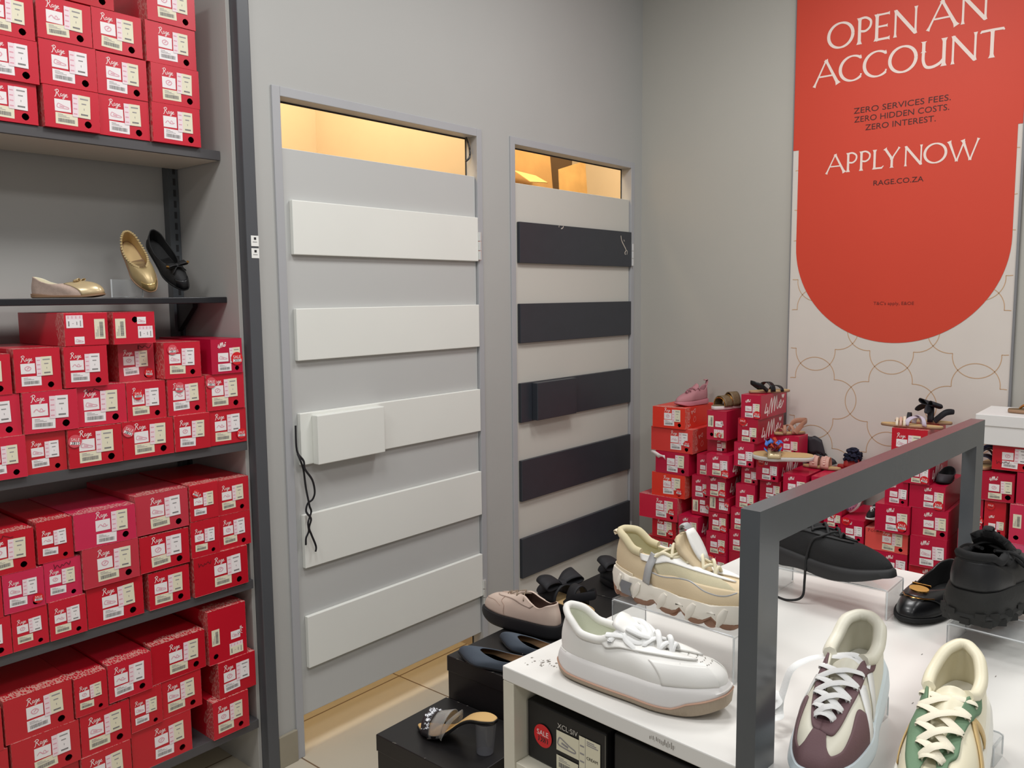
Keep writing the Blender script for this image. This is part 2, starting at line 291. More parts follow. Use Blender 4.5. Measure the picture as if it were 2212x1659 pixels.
# ---------------------------------------------------------------- stickers and logos shared by the shoe boxes (facing -y, origin at lower left)
white = M('white_label', (238, 232, 232), 0.45); cream = M('cream_label', (228, 222, 196), 0.5); pinkl = M('pink_tint', (236, 216, 222), 0.5); pinkd = M('pink_print', (222, 160, 174), 0.55)
grey = M('grey_print', (150, 146, 146), 0.6); salem = M('sale_red', (214, 30, 38), 0.3); logow = M('logo_white', (248, 232, 230), 0.5); pinkm = M('sale_pink', (216, 84, 96), 0.4)
T = 0.0003
def lbl(w, h, m=0, b=None): return (b or MB()).box(0, w, -T, 0, 0, h, m)
def shoe_icon(b, x, z, s, mi, v=0):
    y = -T * 2
    if v == 0: b.rib(crom([(x, z + .25 * s), (x + .1 * s, z + .42 * s), (x + .35 * s, z + .34 * s), (x + .7 * s, z + .2 * s), (x + s, z + .12 * s), (x + .95 * s, z), (x + .3 * s, z + .02 * s), (x, z + .08 * s)], 4, True), .07 * s, y, mi, True); b.rib([(x + .2 * s, z + .2 * s), (x + .6 * s, z + .12 * s)], .1 * s, y, mi)
    elif v == 1: b.rib(crom([(x + .2 * s, z + .35 * s), (x + .5 * s, z + .5 * s), (x + .8 * s, z + .3 * s), (x + .6 * s, z + .05 * s), (x + .3 * s, z + .1 * s)], 4, True), .09 * s, y, mi, True); b.rib([(x + .4 * s, z + .2 * s), (x + .6 * s, z + .38 * s)], .1 * s, y, mi)
    else: b.rib(crom([(x, z + .1 * s), (x + .25 * s, z + .35 * s), (x + .5 * s, z + .12 * s), (x + .8 * s, z + .1 * s), (x + .98 * s, z + .2 * s)], 5), .08 * s, y, mi); b.rib(crom([(x + .5 * s, z + .12 * s), (x + .65 * s, z + .4 * s), (x + .85 * s, z + .12 * s)], 4), .06 * s, y, mi)
PIC, SIZ, BAR = [], [], []
for v in range(3):
    b = lbl(.039, .030); shoe_icon(b, .006, .008, .027, 1, v); PIC.append(b.mesh('picture', [white, pinkd], 0))
for v, mm in enumerate((cream, white, cream)):
    b = lbl(.044, .056, 2); b.box(.0145, .0441, -T * 1.6, 0, .0005, .0565, 0)
    for k in range(4): b.box(.0025, .0115, -T * 1.5, -T, .006 + k * .013, .009 + k * .013, 3)
    for (x0, x1, z0, h) in ((.019, .039, .046, .0035), (.0225, .034, .034, .003), (.028, .0295, .020, .005), (.0205, .038, .0065, .004)): b.box(x0, x1, -T * 2.2, -T * 1.6, z0, z0 + h, 1)
    for k in range(5): b.box(.0205 + k * .0036, .0228 + k * .0036, -T * 2.3, -T * 1.6, .0065, .0105, 4)
    SIZ.append(b.mesh('size_label', [mm, grey, pinkl, pinkd, M('dark_print', (112, 108, 108), 0.6)], 0))
for v, mm in enumerate((cream, white)):
    b = lbl(.054, .028); random.seed(3 + v); x = .006
    while x < .047:
        d = random.choice((.0007, .0012, .0018)); b.box(x, x + d, -T * 1.7, -T, .005, .0145, 1); x += d + random.choice((.0006, .001))
    for k in range(3): b.box(.006, .034 - k * .008, -T * 1.7, -T, .0175 + k * .003, .0187 + k * .003, 2)
    BAR.append(b.mesh('barcode', [mm, M('dark_print'), grey], 0))
def strokes(name, lst, m=logow, close=True):
    b = MB()
    for pts, wd in lst: b.rib(crom(pts, 6), wd, -T)
    return b.mesh(name, [m], 0)
RAGE = strokes('logo', [([(.003, .0165), (.006, .019), (.0065, .012), (.0045, .004), (.002, .002)], .0016), ([(.0035, .0175), (.009, .0205), (.0125, .0175), (.010, .0135), (.006, .012), (.010, .010), (.013, .004), (.0155, .0035)], .0015),
    ([(.020, .0105), (.0175, .011), (.016, .0075), (.0175, .005), (.0205, .008), (.0215, .0105), (.0205, .006), (.0225, .005)], .0013), ([(.027, .011), (.0243, .011), (.0235, .0075), (.0255, .006), (.0275, .010), (.0265, .003), (.0235, -.001), (.0215, .000), (.024, .003), (.029, .006)], .0013),
    ([(.029, .007), (.032, .009), (.032, .0108), (.0298, .0105), (.0292, .0065), (.031, .0045), (.0345, .006)], .0013)])
FORME = [([(.5, 2.6), (.28, 1.5), (.12, .95), (1.0, 1.12)], .2), ([(.78, 1.9), (.82, 1.1), (.80, .2)], .2), ([(1.15, .55), (1.4, 2.0), (1.75, 3.3), (1.85, 2.6), (1.78, .6)], .2), ([(1.8, .7), (2.15, 2.4), (2.5, 3.5), (2.55, 2.6), (2.5, .8)], .2),
    ([(2.5, .8), (2.8, 2.6), (3.05, 3.6), (3.15, 2.6), (3.15, 1.5), (3.4, 1.2), (3.75, 1.9), (4.15, 2.6), (4.25, 2.0), (3.85, 1.7), (3.75, 2.3), (3.85, 1.4), (4.3, 1.3), (4.9, 2.4)], .2), ([(4.62, 3.0), (4.45, 3.5), (4.7, 3.3), (4.95, 3.5), (4.75, 2.95)], .22)]
S_ME = strokes('logo', [([(x * .0052, z * .0052) for x, z in p], wd * .0075) for p, wd in FORME])
BIG_ME = strokes('side_lettering', [([(x * .042, z * .0235) for x, z in p], wd * .042) for p, wd in FORME])
HEARTS = strokes('side_print', [([(.01, .045), (.018, .075), (.03, .05), (.02, .04), (.01, .045)], .003), ([(.045, .065), (.04, .078), (.048, .073), (.056, .078), (.048, .062)], .004), ([(.06, .075), (.078, .085), (.075, .068), (.06, .075)], .004), ([(.06, .035), (.075, .05), (.085, .035), (.07, .025), (.06, .035)], .002), ([(.012, .02), (.014, .008), (.018, .018), (.024, .008), (.03, .02), (.036, .01)], .003)], M('side_print_pink', (238, 168, 160), 0.5))
def sale(v):
    b = MB(); b.disc((0, -T * 2.4, 0), .0155, 28, mi=0)
    b.box(-.0105, .0115, -T * 2.9, -T * 2.4, -.0085, -.0015, 1) if v != 1 else None
    rnd = random.Random(v)
    for k in range(5): b.rib(crom([(-.007 + k * .0035, -.0015), (-.006 + k * .0035 + rnd.uniform(-.001, .002), -.005), (-.0075 + k * .0038, -.0085)], 4), .0013, -T * 3.2, 2)
    me = b.mesh('sale_sticker', [salem if v != 2 else pinkm, white, ink], 0)
    tx = text_mesh('SALE', .0098, logow, name='sale_word'); 
    return me, tx
SALES = [sale(v) for v in range(3)]
SCRIB = []
for v in range(3):
    rnd = random.Random(40 + v); p = [(k * .004 + rnd.uniform(-.001, .001), rnd.uniform(0, .012)) for k in range(11)]; SCRIB.append(strokes('marker_scribble', [(p, .0013), ([(.002, .002), (.001, .013)], .0013)], M('marker_ink', (60, 12, 22), 0.6)))
SCRIB.append(strokes('marker_scribble', [([(.002, 0), (.002, .012), (.008, .010), (.003, .006)], .001), ([(.018, .009), (.012, .007), (.013, .002), (.019, .003)], .001), ([(.027, .009), (.022, .006), (.023, .001), (.028, .003), (.027, .009)], .001), ([(.032, .001), (.034, .009), (.036, .002), (.039, .009), (.041, .001)], .001), ([(.045, .004), (.05, .003), (.046, .002), (.052, .002)], .001)], M('marker_ink')))
REDS = [('r%d' % i, c) for i, c in enumerate([(200, 28, 50), (194, 22, 42), (206, 36, 64), (188, 20, 38), (194, 54, 70), (194, 34, 46)])]
COLS = {k: c for k, c in REDS}; COLS.update(o0=(226, 54, 36), o1=(216, 62, 56), p0=(206, 44, 82), p1=(214, 84, 120), m0=(186, 18, 58), m1=(176, 14, 50), m2=(194, 26, 66), c0=(228, 86, 80), k0=(30, 30, 34))
def cardmats(k):
    c = COLS[k]; sd = tuple(int(v * .86) for v in c)
    if k[0] in 'mk': return [M('card_' + k, c, 0.3, 0, 0.5, 0.05, 6)] * 3
    return [M('card_' + k, c, 0.3, 0, 0.5, 0.05, 6)] + [MATS.get('side_' + k) or printed('side_' + k, c, 'side'), MATS.get('top_' + k) or printed('top_' + k, c, 'top')]
def carton_mesh(w, h, d, k, hole=None):
    """closed card box, front face on y=0 with a real finger hole"""
    b = MB(); x0, x1 = -w / 2, w / 2
    b.add([(x0, 0, 0), (x1, 0, 0), (x1, d, 0), (x0, d, 0), (x0, 0, h), (x1, 0, h), (x1, d, h), (x0, d, h)], [(0, 3, 2, 1), (2, 3, 7, 6)], 0)
    b.f += [(1, 2, 6, 5), (3, 0, 4, 7)]; b.m += [1, 1]; b.f.append((4, 5, 6, 7)); b.m.append(2)
    if not hole: b.f.append((0, 1, 5, 4)); b.m.append(0)
    else:
        hx, hz, r = hole; n = 24; q = len(b.v); b.v += [(hx + math.cos(2 * PI * j / n) * r, 0, hz + math.sin(2 * PI * j / n) * r) for j in range(n)]; b.v += [(hx + math.cos(2 * PI * j / n) * r, .003, hz + math.sin(2 * PI * j / n) * r) for j in range(n)]
        cor = [5, 4, 0, 1]
        for s_ in range(4):
            for j in range(n // 4):
                a = s_ * n // 4 + j; b.f.append((q + a, cor[s_], q + (a + 1) % n)[::-1]); b.m.append(0)
            b.f.append((q + ((s_ + 1) * n // 4) % n, cor[s_], cor[(s_ + 1) % 4])[::-1]); b.m.append(0)
        for j in range(n): b.f.append((q + j, q + (j + 1) % n, q + n + (j + 1) % n, q + n + j)); b.m.append(0)
    return b.mesh('shoe_box', cardmats(k), 0)
NB = [0]
def shoe_box(loc, rz, w, h, d, k, label, group, style='rage', feat='', hole=True, jit=True):
    """w x h is the end seen, d the depth; stickers are children anchored to the right of the end"""
    rnd = random.Random(NB[0] * 17 + 5); NB[0] += 1
    s = min(1.0, w / .127, h / .098)
    hl = None
    if hole: hl = ((w / 2 - (.030 * s if style == 'rage' else .018), .0175 * s, .0092 * s) if style in ('rage', 'me') else ((-w / 2 + .022, .022, .0085) if style == 'stand' else (w * .02, h * .76, .0085)))
    o = link('shoe_box', carton_mesh(w, h, d, k, hl), None, 0.0014, 2); o.location = loc; o.rotation_euler = (0, 0, rz + (rnd.uniform(-.012, .012) if jit else 0))
    tag(o, label, 'shoe box', group)
    def st(me, x, z, sc_=1.0, r=0.0, y=-.0002):
        c = bpy.data.objects.new(me.name.split('.')[0], me); C.objects.link(c); c.parent = o; c.location = (x, y, z); c.scale = (sc_, 1, sc_); c.rotation_euler = (0, r, 0); return c
    R = w / 2; r_ = lambda a=.02: rnd.uniform(-a, a)
    if style in ('rage', 'me'):
        low = 'low' in feat; dz = max(0, (h - .103 * s)) * .5
        if style == 'me':
            u = min(1.12, w / .088 * .86, h / .092 * .9); st(S_ME, R - .080 * u, .071 * u + dz * .3, u * 1.05); st(PIC[rnd.randrange(3)], R - .080 * u, .036 * u, .86 * u, r_()); st(SIZ[rnd.choice((0, 0, 1))], R - .042 * u, .031 * u, .8 * u, r_(.03), -.0012); st(BAR[rnd.randrange(2)], R - .081 * u, .007 * u, .8 * u, r_(.03)); s = u
        else:
            if 'nologo' not in feat: st(RAGE, R - .111 * s, .0745 * s + dz, s)
            st(PIC[rnd.randrange(3)], R - .110 * s, .0415 * s + dz, s, r_(.012)); st(SIZ[rnd.choice((0, 1, 2))], R - .068 * s, .033 * s + dz, s, r_(.03), -.0012)
            st(BAR[rnd.randrange(2)], R - .110 * s, (.0105 * s if not low else .006) + dz * .6, s, r_(.05))
    elif style == 'turn':
        v = 'flip' in feat
        st(BAR[0], (-R + .032) if not v else R - .008, .016, .95, -PI / 2); st(PIC[0], (R - .048) if not v else (R - .045 - .040), .052 if not v else .005, .62); st(SIZ[1], R - .047 if not v else -R + .005, .046 if not v else .078, .72, PI / 2 if v else PI / 2)
    elif style == 'stand':
        st(BAR[0], -R + .036 if w > .1 else -R + .030, .056, .9, -PI / 2); st(PIC[0], R - .052, .058, .8, 0); st(SIZ[0], R - .058, .046, .8, PI / 2); st(RAGE if k[0] in 'ro' else S_ME, R - .012, .065, .8, -PI / 2)
    for f, v in (('sale0', 0), ('sale1', 1), ('sale2', 2)):
        if f in feat:
            p = feat[f] if isinstance(feat, dict) else None
            px, pz, rr = p or (R - .018 * s, .016 * s, -.1)
            q_ = s * (1.25 if style == 'me' else 1.08); a = st(SALES[v][0], px, pz, q_, rr, -.0021); b = bpy.data.objects.new('sale_word', SALES[v][1]); C.objects.link(b); b.parent = a; b.location = (0, -.0011, .0005)
    if isinstance(feat, dict):
        if 'scrib' in feat: v, px, pz = feat['scrib']; st(SCRIB[v], px, pz, 1.0, -.1, -.0008)
        if 'big' in feat:
            c = st(BIG_ME, 0, 0); c.location = (R + .0004, .035, h * .02); c.rotation_euler = (0, 0, PI / 2); q = min(1, h / .102); c.scale = (q, 1, q)
        if 'hearts' in feat: c = st(HEARTS, 0, 0); c.location = (R + .0004, .015, h * .0); c.rotation_euler = (0, 0, PI / 2)
    return o
# ---------------------------------------------------------------- the boxes on the wall shelving: (row, x0, x1, height, colour, features)
ORD = ['nearest the grey post', 'second from the grey post', 'third from the grey post', 'fourth from the grey post', 'fifth from the grey post', 'sixth from the grey post', 'seventh from the grey post']
ROWN = {1: 'bottom row', 2: 'second row up', 3: 'third row up', 4: 'topmost row'}
SHN = {'top': 'top shelf', 'mid': 'second shelf', 'third': 'third shelf', 'low': 'lowest shelf'}
LEFT = {
'top': [(1,.746,.870,.098,'r0'),(1,.881,1.018,.103,'r0'),(1,1.019,1.157,.105,'r0'),(1,1.161,1.304,.107,'r0'),(2,.750,.876,.103,'r0'),(2,.880,1.020,.110,'r0'),(2,1.0205,1.156,.108,'r0'),(2,1.165,1.307,.106,'r0'),(3,.752,.873,.102,'r0'),(3,.879,1.013,.104,'r0'),(3,1.014,1.147,.107,'r0'),(3,1.156,1.303,.110,'r0'),(4,1.163,1.305,.113,'r0'),(4,.94,1.075,.108,'r3')],
'mid': [(1,.655,.759,.102,'r2'),(1,.760,.855,.100,'r5'),(1,.857,.994,.101,'r1'),(1,.995,1.138,.102,'r1'),(1,1.139,1.248,.103,'r1'),(1,1.249,1.369,.104,'r1'),
 (2,.640,.756,.101,'r2'),(2,.758,.886,.102,'r2'),(2,.887,1.014,.104,'r2'),(2,1.015,1.124,.103,'r0'),(2,1.128,1.241,.104,'r0'),(2,1.242,1.364,.105,'r0'),
 (3,.630,.741,.097,'r0'),(3,.747,.854,.106,'r0'),(3,.859,.967,.104,'r0'),(3,1.017,1.117,.104,'r4'),(3,1.122,1.231,.100,'r0'),(3,1.259,1.360,.101,'m0'),(4,.865,.974,.084,'r0'),(4,.989,1.102,.084,'r0')],
'third': [(1,.590,.698,.096,'r0'),(1,.699,.782,.099,'r0'),(1,.784,.875,.100,'r0'),(1,.878,1.028,.110,'r1'),(1,1.043,1.163,.104,'r1'),(1,1.174,1.349,.116,'r3'),
 (2,.580,.684,.101,'r0'),(2,.685,.779,.099,'p0'),(2,.780,.870,.103,'p0'),(2,.871,1.019,.106,'r4'),(2,1.022,1.166,.101,'r1'),(2,1.171,1.261,.106,'r1'),(2,1.263,1.369,.104,'r1'),
 (3,.650,.763,.103,'r1'),(3,.769,.855,.106,'r1'),(3,.856,1.016,.094,'p0'),(3,1.018,1.170,.110,'r4'),(3,1.173,1.263,.107,'r1'),(3,1.2645,1.369,.104,'r1')],
'low': [(1,1.212,1.332,.116,'r1'),(2,1.239,1.365,.112,'r3'),(3,1.214,1.340,.164,'r1'),(1,.974,1.150,.122,'r5'),(2,1.067,1.187,.111,'r5'),(2,.974,1.065,.110,'r5'),(3,1.041,1.204,.113,'r3'),(1,.837,.968,.112,'r5'),(2,.841,.972,.114,'r1'),
 (3,.918,1.038,.106,'r0'),(3,.832,.916,.105,'r1'),(1,.675,.835,.108,'r5'),(2,.677,.839,.110,'r5'),(3,.668,.829,.113,'r5'),(2,.567,.672,.108,'r5'),(1,.560,.672,.108,'r5'),(3,.560,.664,.108,'r5')]}
sl = lambda dx, dz, r=-.1, v=0: {'sale%d' % v: (dx, dz, r)}
FEAT = {('mid',1,2):sl(-.052,.070,.15,2),('mid',1,3):sl(-.054,.078,.5,2),('mid',1,5):sl(.040,.026,.05),('mid',2,2):{'scrib':(0,-.036,.084)},('mid',2,3):sl(-.024,.070,0),('mid',2,4):sl(-.022,.078,.1,2),('mid',2,5):sl(-.046,.082,.1,2),
 ('mid',3,3):{'sale0':(.032,.020,.1),'scrib':(1,.006,.084)},('mid',3,4):sl(-.030,.080,0,2),('mid',3,5):sl(.031,.042,0),('third',3,4):{**sl(-.026,.082,.55),'low':1},('third',2,1):sl(.030,.022,.1),('third',2,2):{'scrib':(2,-.020,.082)},
 ('third',1,5):{'scrib':(2,-.072,.086)},('third',3,0):{'scrib':(0,-.03,.084)},('low',2,0):sl(.030,.030,.1),('third',3,2):{'low':1}}
YFR = {'top': 2.270, 'mid': 2.197, 'third': 2.197, 'low': 2.202}
for shn, rows in LEFT.items():
    placed = []; cnt = {}
    for r in (1, 2, 3, 4):
        row = sorted([b for b in rows if b[0] == r], key=lambda b: b[1]); n = len(row)
        for i, (_, x0, x1, h, k) in enumerate(row):
            z = max([ZS[shn]] + [pz for (px0, px1, pz) in placed if px0 < x1 - .0004 and px1 > x0 + .0004]) + .0006
            ft = FEAT.get((shn, r, i), {}); st = 'rage'; hole = True; d = .285 if shn == 'top' else .30
            if shn == 'mid' and r == 4: st = 'turn'; ft = {'flip': 1} if i == 0 else {}; hole = i == 1
            if shn == 'mid' and r == 3 and i == 5: st = 'me'
            if shn == 'low' and r == 3 and h > .15: st = 'stand'
            if (shn, r, i) in (('mid', 1, 4), ('mid', 1, 5), ('third', 3, 4), ('low', 2, n - 1)): hole = False
            pre = 'red shoe box'
            if any(q.startswith('sale') for q in ft): pre = 'sale-stickered red shoe box'
            elif 'scrib' in ft: pre = 'marker-scribbled red shoe box'
            elif st == 'stand': pre = 'tall upended red shoe box'
            elif st == 'turn': pre = 'upside-down red shoe box'
            elif k[0] == 'p': pre = 'pinkish red shoe box'
            lab = '%s, %s, %s, %s' % (pre, ROWN[r], SHN[shn], ORD[n - 1 - i])
            yf = YFR[shn] + (random.Random(NB[0]).uniform(0, .012)) + (.045 if (shn, r, i) in (('mid', 3, 3),) else 0)
            if st == 'turn': yf -= 0
            o = shoe_box(((x0 + x1) / 2, yf, z), 0, x1 - x0 - .0012, h, d if shn != 'top' else .272, k, lab, 'red shoe boxes on the %s' % SHN[shn], st, ft, hole, jit=False)
            placed.append((x0, x1, z + h))

# ---------------------------------------------------------------- the pile of shoe boxes against the banner wall
PL = .262
pl = MB().box(3.17, XB - .0005, .30, 2.02, 0, PL).obj('display_plinth', M('plinth_grey', (170, 168, 164), 0.6, var=0.03), smooth=0, bevel=.003)
tag(pl, 'low grey plinth along the banner wall carrying the piled shoe boxes', 'plinth')
# stack: (y left, y right, end plane x, [(z0, z1, colour, style, features)...] bottom to top)
ST = {
'L': ('the tall end stack by the room corner', [(1.963,1.831,3.30,.263,.380,'r3','rage',{}),(1.935,1.811,3.29,.381,.467,'r3','rage',sl(.036,.030,.1)),(1.999,1.799,3.28,.468,.577,'r2','rage',sl(.070,.042,.1)),(1.939,1.768,3.29,.578,.685,'o0','rage',sl(.056,.030,.1)),(1.920,1.750,3.29,.686,.787,'m0','rage',{'nologo':1}),(1.944,1.733,3.29,.788,.896,'o1','rage',{**sl(.078,.042,.1),'hearts':1}),(1.932,1.766,3.28,.897,.991,'o0','rage',{'hearts':1})]),
'K': ('the second stack from the room corner', [(1.742,1.656,3.31,.263,.413,'m1','me',{}),(1.788,1.691,3.27,.414,.509,'m2','me',{**sl(.030,.020,.1),'big':1}),(1.745,1.655,3.31,.512,.590,'m1','turn',sl(.036,.045,.5)),(1.745,1.656,3.31,.591,.692,'m0','me',sl(.026,.030,.5)),(1.727,1.650,3.32,.693,.787,'m2','me',{})]),
'M': ('the third stack from the room corner', [(1.648,1.556,3.27,.263,.360,'m0','me',sl(-.024,.078,.1)),(1.650,1.556,3.27,.361,.460,'m0','me',sl(.028,.026,.1)),(1.645,1.558,3.28,.461,.547,'m1','me',sl(.028,.018,.2)),(1.646,1.549,3.28,.548,.616,'m1','turn',sl(.038,.040,.4)),(1.654,1.560,3.27,.617,.712,'m0','me',{**sl(.030,.020,.1),'big':1,'scrib':(0,-.03,.078)}),(1.644,1.539,3.25,.713,.810,'m2','me',{**sl(.036,.016,.1),'big':1}),(1.672,1.580,3.31,.811,.868,'m1','me',{}),(1.655,1.563,3.27,.869,.996,'m0','stand',sl(.012,.022,-1.4))]),
'N': ('the fourth stack from the room corner', [(1.552,1.463,3.29,.263,.384,'m1','me',{}),(1.552,1.463,3.29,.385,.480,'m0','me',{}),(1.546,1.459,3.29,.481,.580,'m0','me',{}),(1.525,1.438,3.29,.581,.686,'m2','me',{**sl(.028,.010,.1),'big':1}),(1.511,1.436,3.31,.687,.765,'m0','me',{}),(1.532,1.442,3.28,.766,.869,'m2','me',{}),(1.517,1.427,3.28,.870,.973,'m1','me',{**sl(-.022,.088,.05,1),'big':1}),(1.504,1.416,3.28,.974,1.074,'m0','me',{**sl(.028,.018,.1),'big':1})]),
'O': ('the fifth stack from the room corner', [(1.425,1.330,3.31,.263,.360,'m0','me',{}),(1.425,1.330,3.31,.361,.458,'m1','me',{}),(1.425,1.330,3.30,.459,.556,'m0','me',{}),(1.422,1.330,3.30,.557,.637,'m0','me',{}),(1.422,1.330,3.30,.638,.718,'m1','me',{'nologo':1}),(1.432,1.335,3.28,.719,.806,'m0','me',{**sl(-.026,.074,.05,1),'big':1}),(1.43,1.305,3.42,.807,.892,'m2','me',{})]),
'P': ('the stack under the black ankle boot', [(1.32,1.218,3.31,.263,.362,'m0','me',{}),(1.32,1.218,3.31,.363,.462,'m1','me',{}),(1.32,1.218,3.30,.463,.562,'m0','me',{}),(1.316,1.218,3.30,.563,.662,'m2','me',{}),(1.314,1.217,3.28,.663,.760,'m0','me',{})]),
'V': ('the stack under the pink studded slides', [(1.205,1.085,3.30,.263,.362,'m1','me',{}),(1.205,1.085,3.30,.363,.462,'m0','me',{}),(1.205,1.085,3.30,.463,.562,'m1','me',{}),(1.15,1.080,3.30,.563,.650,'m0','me',sl(.0,.05,.7)),(1.205,1.083,3.30,.651,.7595,'m2','me',{})]),
'Q': ('the stack under the floral kids shoe', [(1.075,.988,3.30,.263,.350,'m1','me',{}),(1.075,.988,3.30,.351,.437,'m0','me',{}),(1.075,.988,3.29,.438,.523,'m1','me',{}),(1.075,.988,3.28,.524,.612,'m0','me',sl(-.024,.078,.05,1))]),
'R': ('the stack just left of the far frame post', [(.975,.829,3.30,.263,.408,'m0','me',{}),(.975,.829,3.29,.409,.506,'m0','me',sl(.048,.024,.2)),(.985,.829,3.29,.507,.589,'c0','rage',{'scrib':(3,-.068,.066),'low':1}),(.946,.822,3.27,.590,.695,'m0','me',sl(.036,.030,.05)),(.919,.836,3.29,.696,.786,'m0','me',sl(-.022,.085,.05,1)),(.856,.762,3.28,.7875,.866,'m0','me',{**sl(.030,.018,.2),'big':1}),(.905,.779,3.30,.867,.987,'r1','rage',{})]),
'T': ('the stack behind the far frame post', [(.826,.694,3.30,.263,.369,'m1','me',{}),(.826,.694,3.30,.370,.475,'r1','me',{'nologo':1}),(.820,.694,3.28,.476,.589,'m0','me',{}),(.8205,.695,3.29,.590,.695,'m0','me',{}),(.832,.709,3.29,.696,.7865,'m0','me',sl(.040,.018,.1))]),
'S': ('the stack right of the far frame post', [(.663,.582,3.30,.263,.400,'m1','me',{}),(.663,.582,3.30,.401,.537,'m0','me',{}),(.663,.584,3.29,.538,.640,'m1','me',{}),(.659,.585,3.29,.641,.758,'m0','me',sl(.026,.040,.1)),(.624,.491,3.28,.762,.861,'m1','me',{}),(.566,.437,3.29,.874,.961,'r1','rage',{'scrib':(2,-.05,.02),'nologo':1})]),
'U': ('the narrow stack behind the chunky black trainer', [(.580,.514,3.30,.263,.390,'m1','me',{}),(.580,.514,3.30,.391,.515,'m0','me',{}),(.580,.514,3.30,.516,.637,'m1','me',{}),(.5815,.514,3.29,.638,.7605,'r1','me',sl(-.014,.102,.05,1))]),
'W': ("the last stack at the photo's right edge", [(.505,.39,3.30,.263,.384,'p1','me',{}),(.505,.39,3.30,.385,.506,'p0','me',{}),(.510,.408,3.27,.507,.622,'p1','me',{}),(.500,.389,3.27,.623,.7605,'p0','stand',{}),(.487,.367,3.29,.762,.872,'m0','me',{})])}
FT = ['topmost box', 'second box down', 'third box down', 'fourth box down', 'fifth box down', 'sixth box down', 'seventh box down', 'eighth box down']
for key, (where, bx) in ST.items():
    for i, (ya, yb, xf, z0, z1, k, st, ft) in enumerate(bx):
        kind = {'r': 'red shoe box', 'o': 'orange-red shoe box', 'm': 'crimson shoe box', 'p': 'pink-red shoe box', 'c': 'coral-red shoe box'}[k[0]]
        shoe_box((xf, (ya + yb) / 2, z0), -PI / 2, ya - yb - .001, z1 - z0, .27 if xf < 3.4 else .10, k, '%s, %s in %s' % (kind, FT[len(bx) - 1 - i], where), 'shoe boxes piled against the banner wall', st, ft, st != 'turn', jit=False)
# torn flap of tissue sticking out of the second box of the corner stack
tf = MB(); tf.grid([[(3.272, 1.935 - .012 * k, .786 - .0022 * k + .004 * math.sin(k)) for k in range(7)], [(3.274, 1.932 - .012 * k, .768 - .0022 * k + .006 * math.sin(k * 1.7)) for k in range(7)]])
tag(tf.obj('tissue_paper', M('tissue_white', (238, 226, 224), 0.7, var=0.05), solid=.001), 'torn white tissue poking out between boxes of the corner stack', 'paper')
# white carton
wb = carton = MB().box(-.13, .13, 0, .26, 0, .102).obj('white_box', M('white_carton', (226, 224, 222), 0.5, var=0.02), None, 0, .002, loc=(3.27, .487, .962), rot=(0, 0, -PI / 2))
MB().box(-.133, .133, -.003, .263, .066, .106).obj('lid', M('white_carton'), wb, 0, .002)
q = MB(); q.box(.055, .085, -.0036, -.0031, .084, .088); q.rib([(.056, .068), (.056, .08), (.1, .08)], .002, -.0034); q.rib([(.056, .068), (.1, .068)], .002, -.0034); q.obj('print', M('grey_print'), wb, 0)
tag(wb, 'plain white lidded box resting on red boxes at the right edge', 'shoe box')

# ---------------------------------------------------------------- banner (local x to the right along the wall, z up)
bn = empty('wall_banner', (XB - .0125, 1.437, 0), -PI / 2); tag(bn, 'tall red and white account banner hung on the right wall', 'banner')
redb = M('banner_red', (206, 62, 38), 0.6, var=0.02, vscale=3); bw = M('banner_white', (214, 206, 198), 0.6, var=0.015); gold = M('banner_gold', (198, 160, 122), 0.5); btx = M('banner_letter_white', (236, 216, 206), 0.6); bdk = M('banner_letter_dark', (62, 16, 12), 0.6)
fr = MB(); fr.box(0, .004, -.004, .012, .70, 3.1); fr.box(.862, .870, -.004, .012, .70, 3.1); fr.obj('side_rail', M('rail_grey', (128, 128, 130), 0.4), bn, 0)
n = 48; cxa, rad, czb = .4365, .4095, 1.700; P = [(.0275, -.0012, 2.109)] + [(cxa - math.cos(PI * j / n) * rad, -.0012, czb - math.sin(PI * j / n) * rad) for j in range(n + 1)] + [(.8455, -.0012, 2.109), (.862, -.0012, 2.109), (.862, -.0012, 3.1), (.004, -.0012, 3.1), (.004, -.0012, 2.109)]
MB().add(P, [tuple(range(len(P)))]).obj('red_field', redb, bn, 0)
pt = MB(); pp = .312; rr, dd = .272 * pp, .30 * pp
for i in range(-1, 4):
    for j in range(-1, 5):
        cu, cv = .124 + i * pp, 1.196 - .15 - .005 + (j - 1) * pp * .96
        for q in range(4):
            ou, ov = ((dd, 0), (0, dd), (-dd, 0), (0, -dd))[q]; a0 = q * PI / 2; half = math.acos(max(-1, min(1, (.2704 * pp - dd) / rr))) ; seg = []
            for k in range(25):
                a = a0 - half + 2 * half * k / 24; u, v = cu + ou + math.cos(a) * rr, cv + ov + math.sin(a) * rr
                if .005 < u < .861 and .72 < v < 2.1: seg.append((u, v))
                elif len(seg) > 1: pt.rib(seg, .0028, -.0007); seg = []
                else: seg = []
            if len(seg) > 1: pt.rib(seg, .0028, -.0007)
pt.box(.004, .862, 0, .008, .70, 3.1, 1); pt.obj('sheet', [gold, bw], bn, 0)
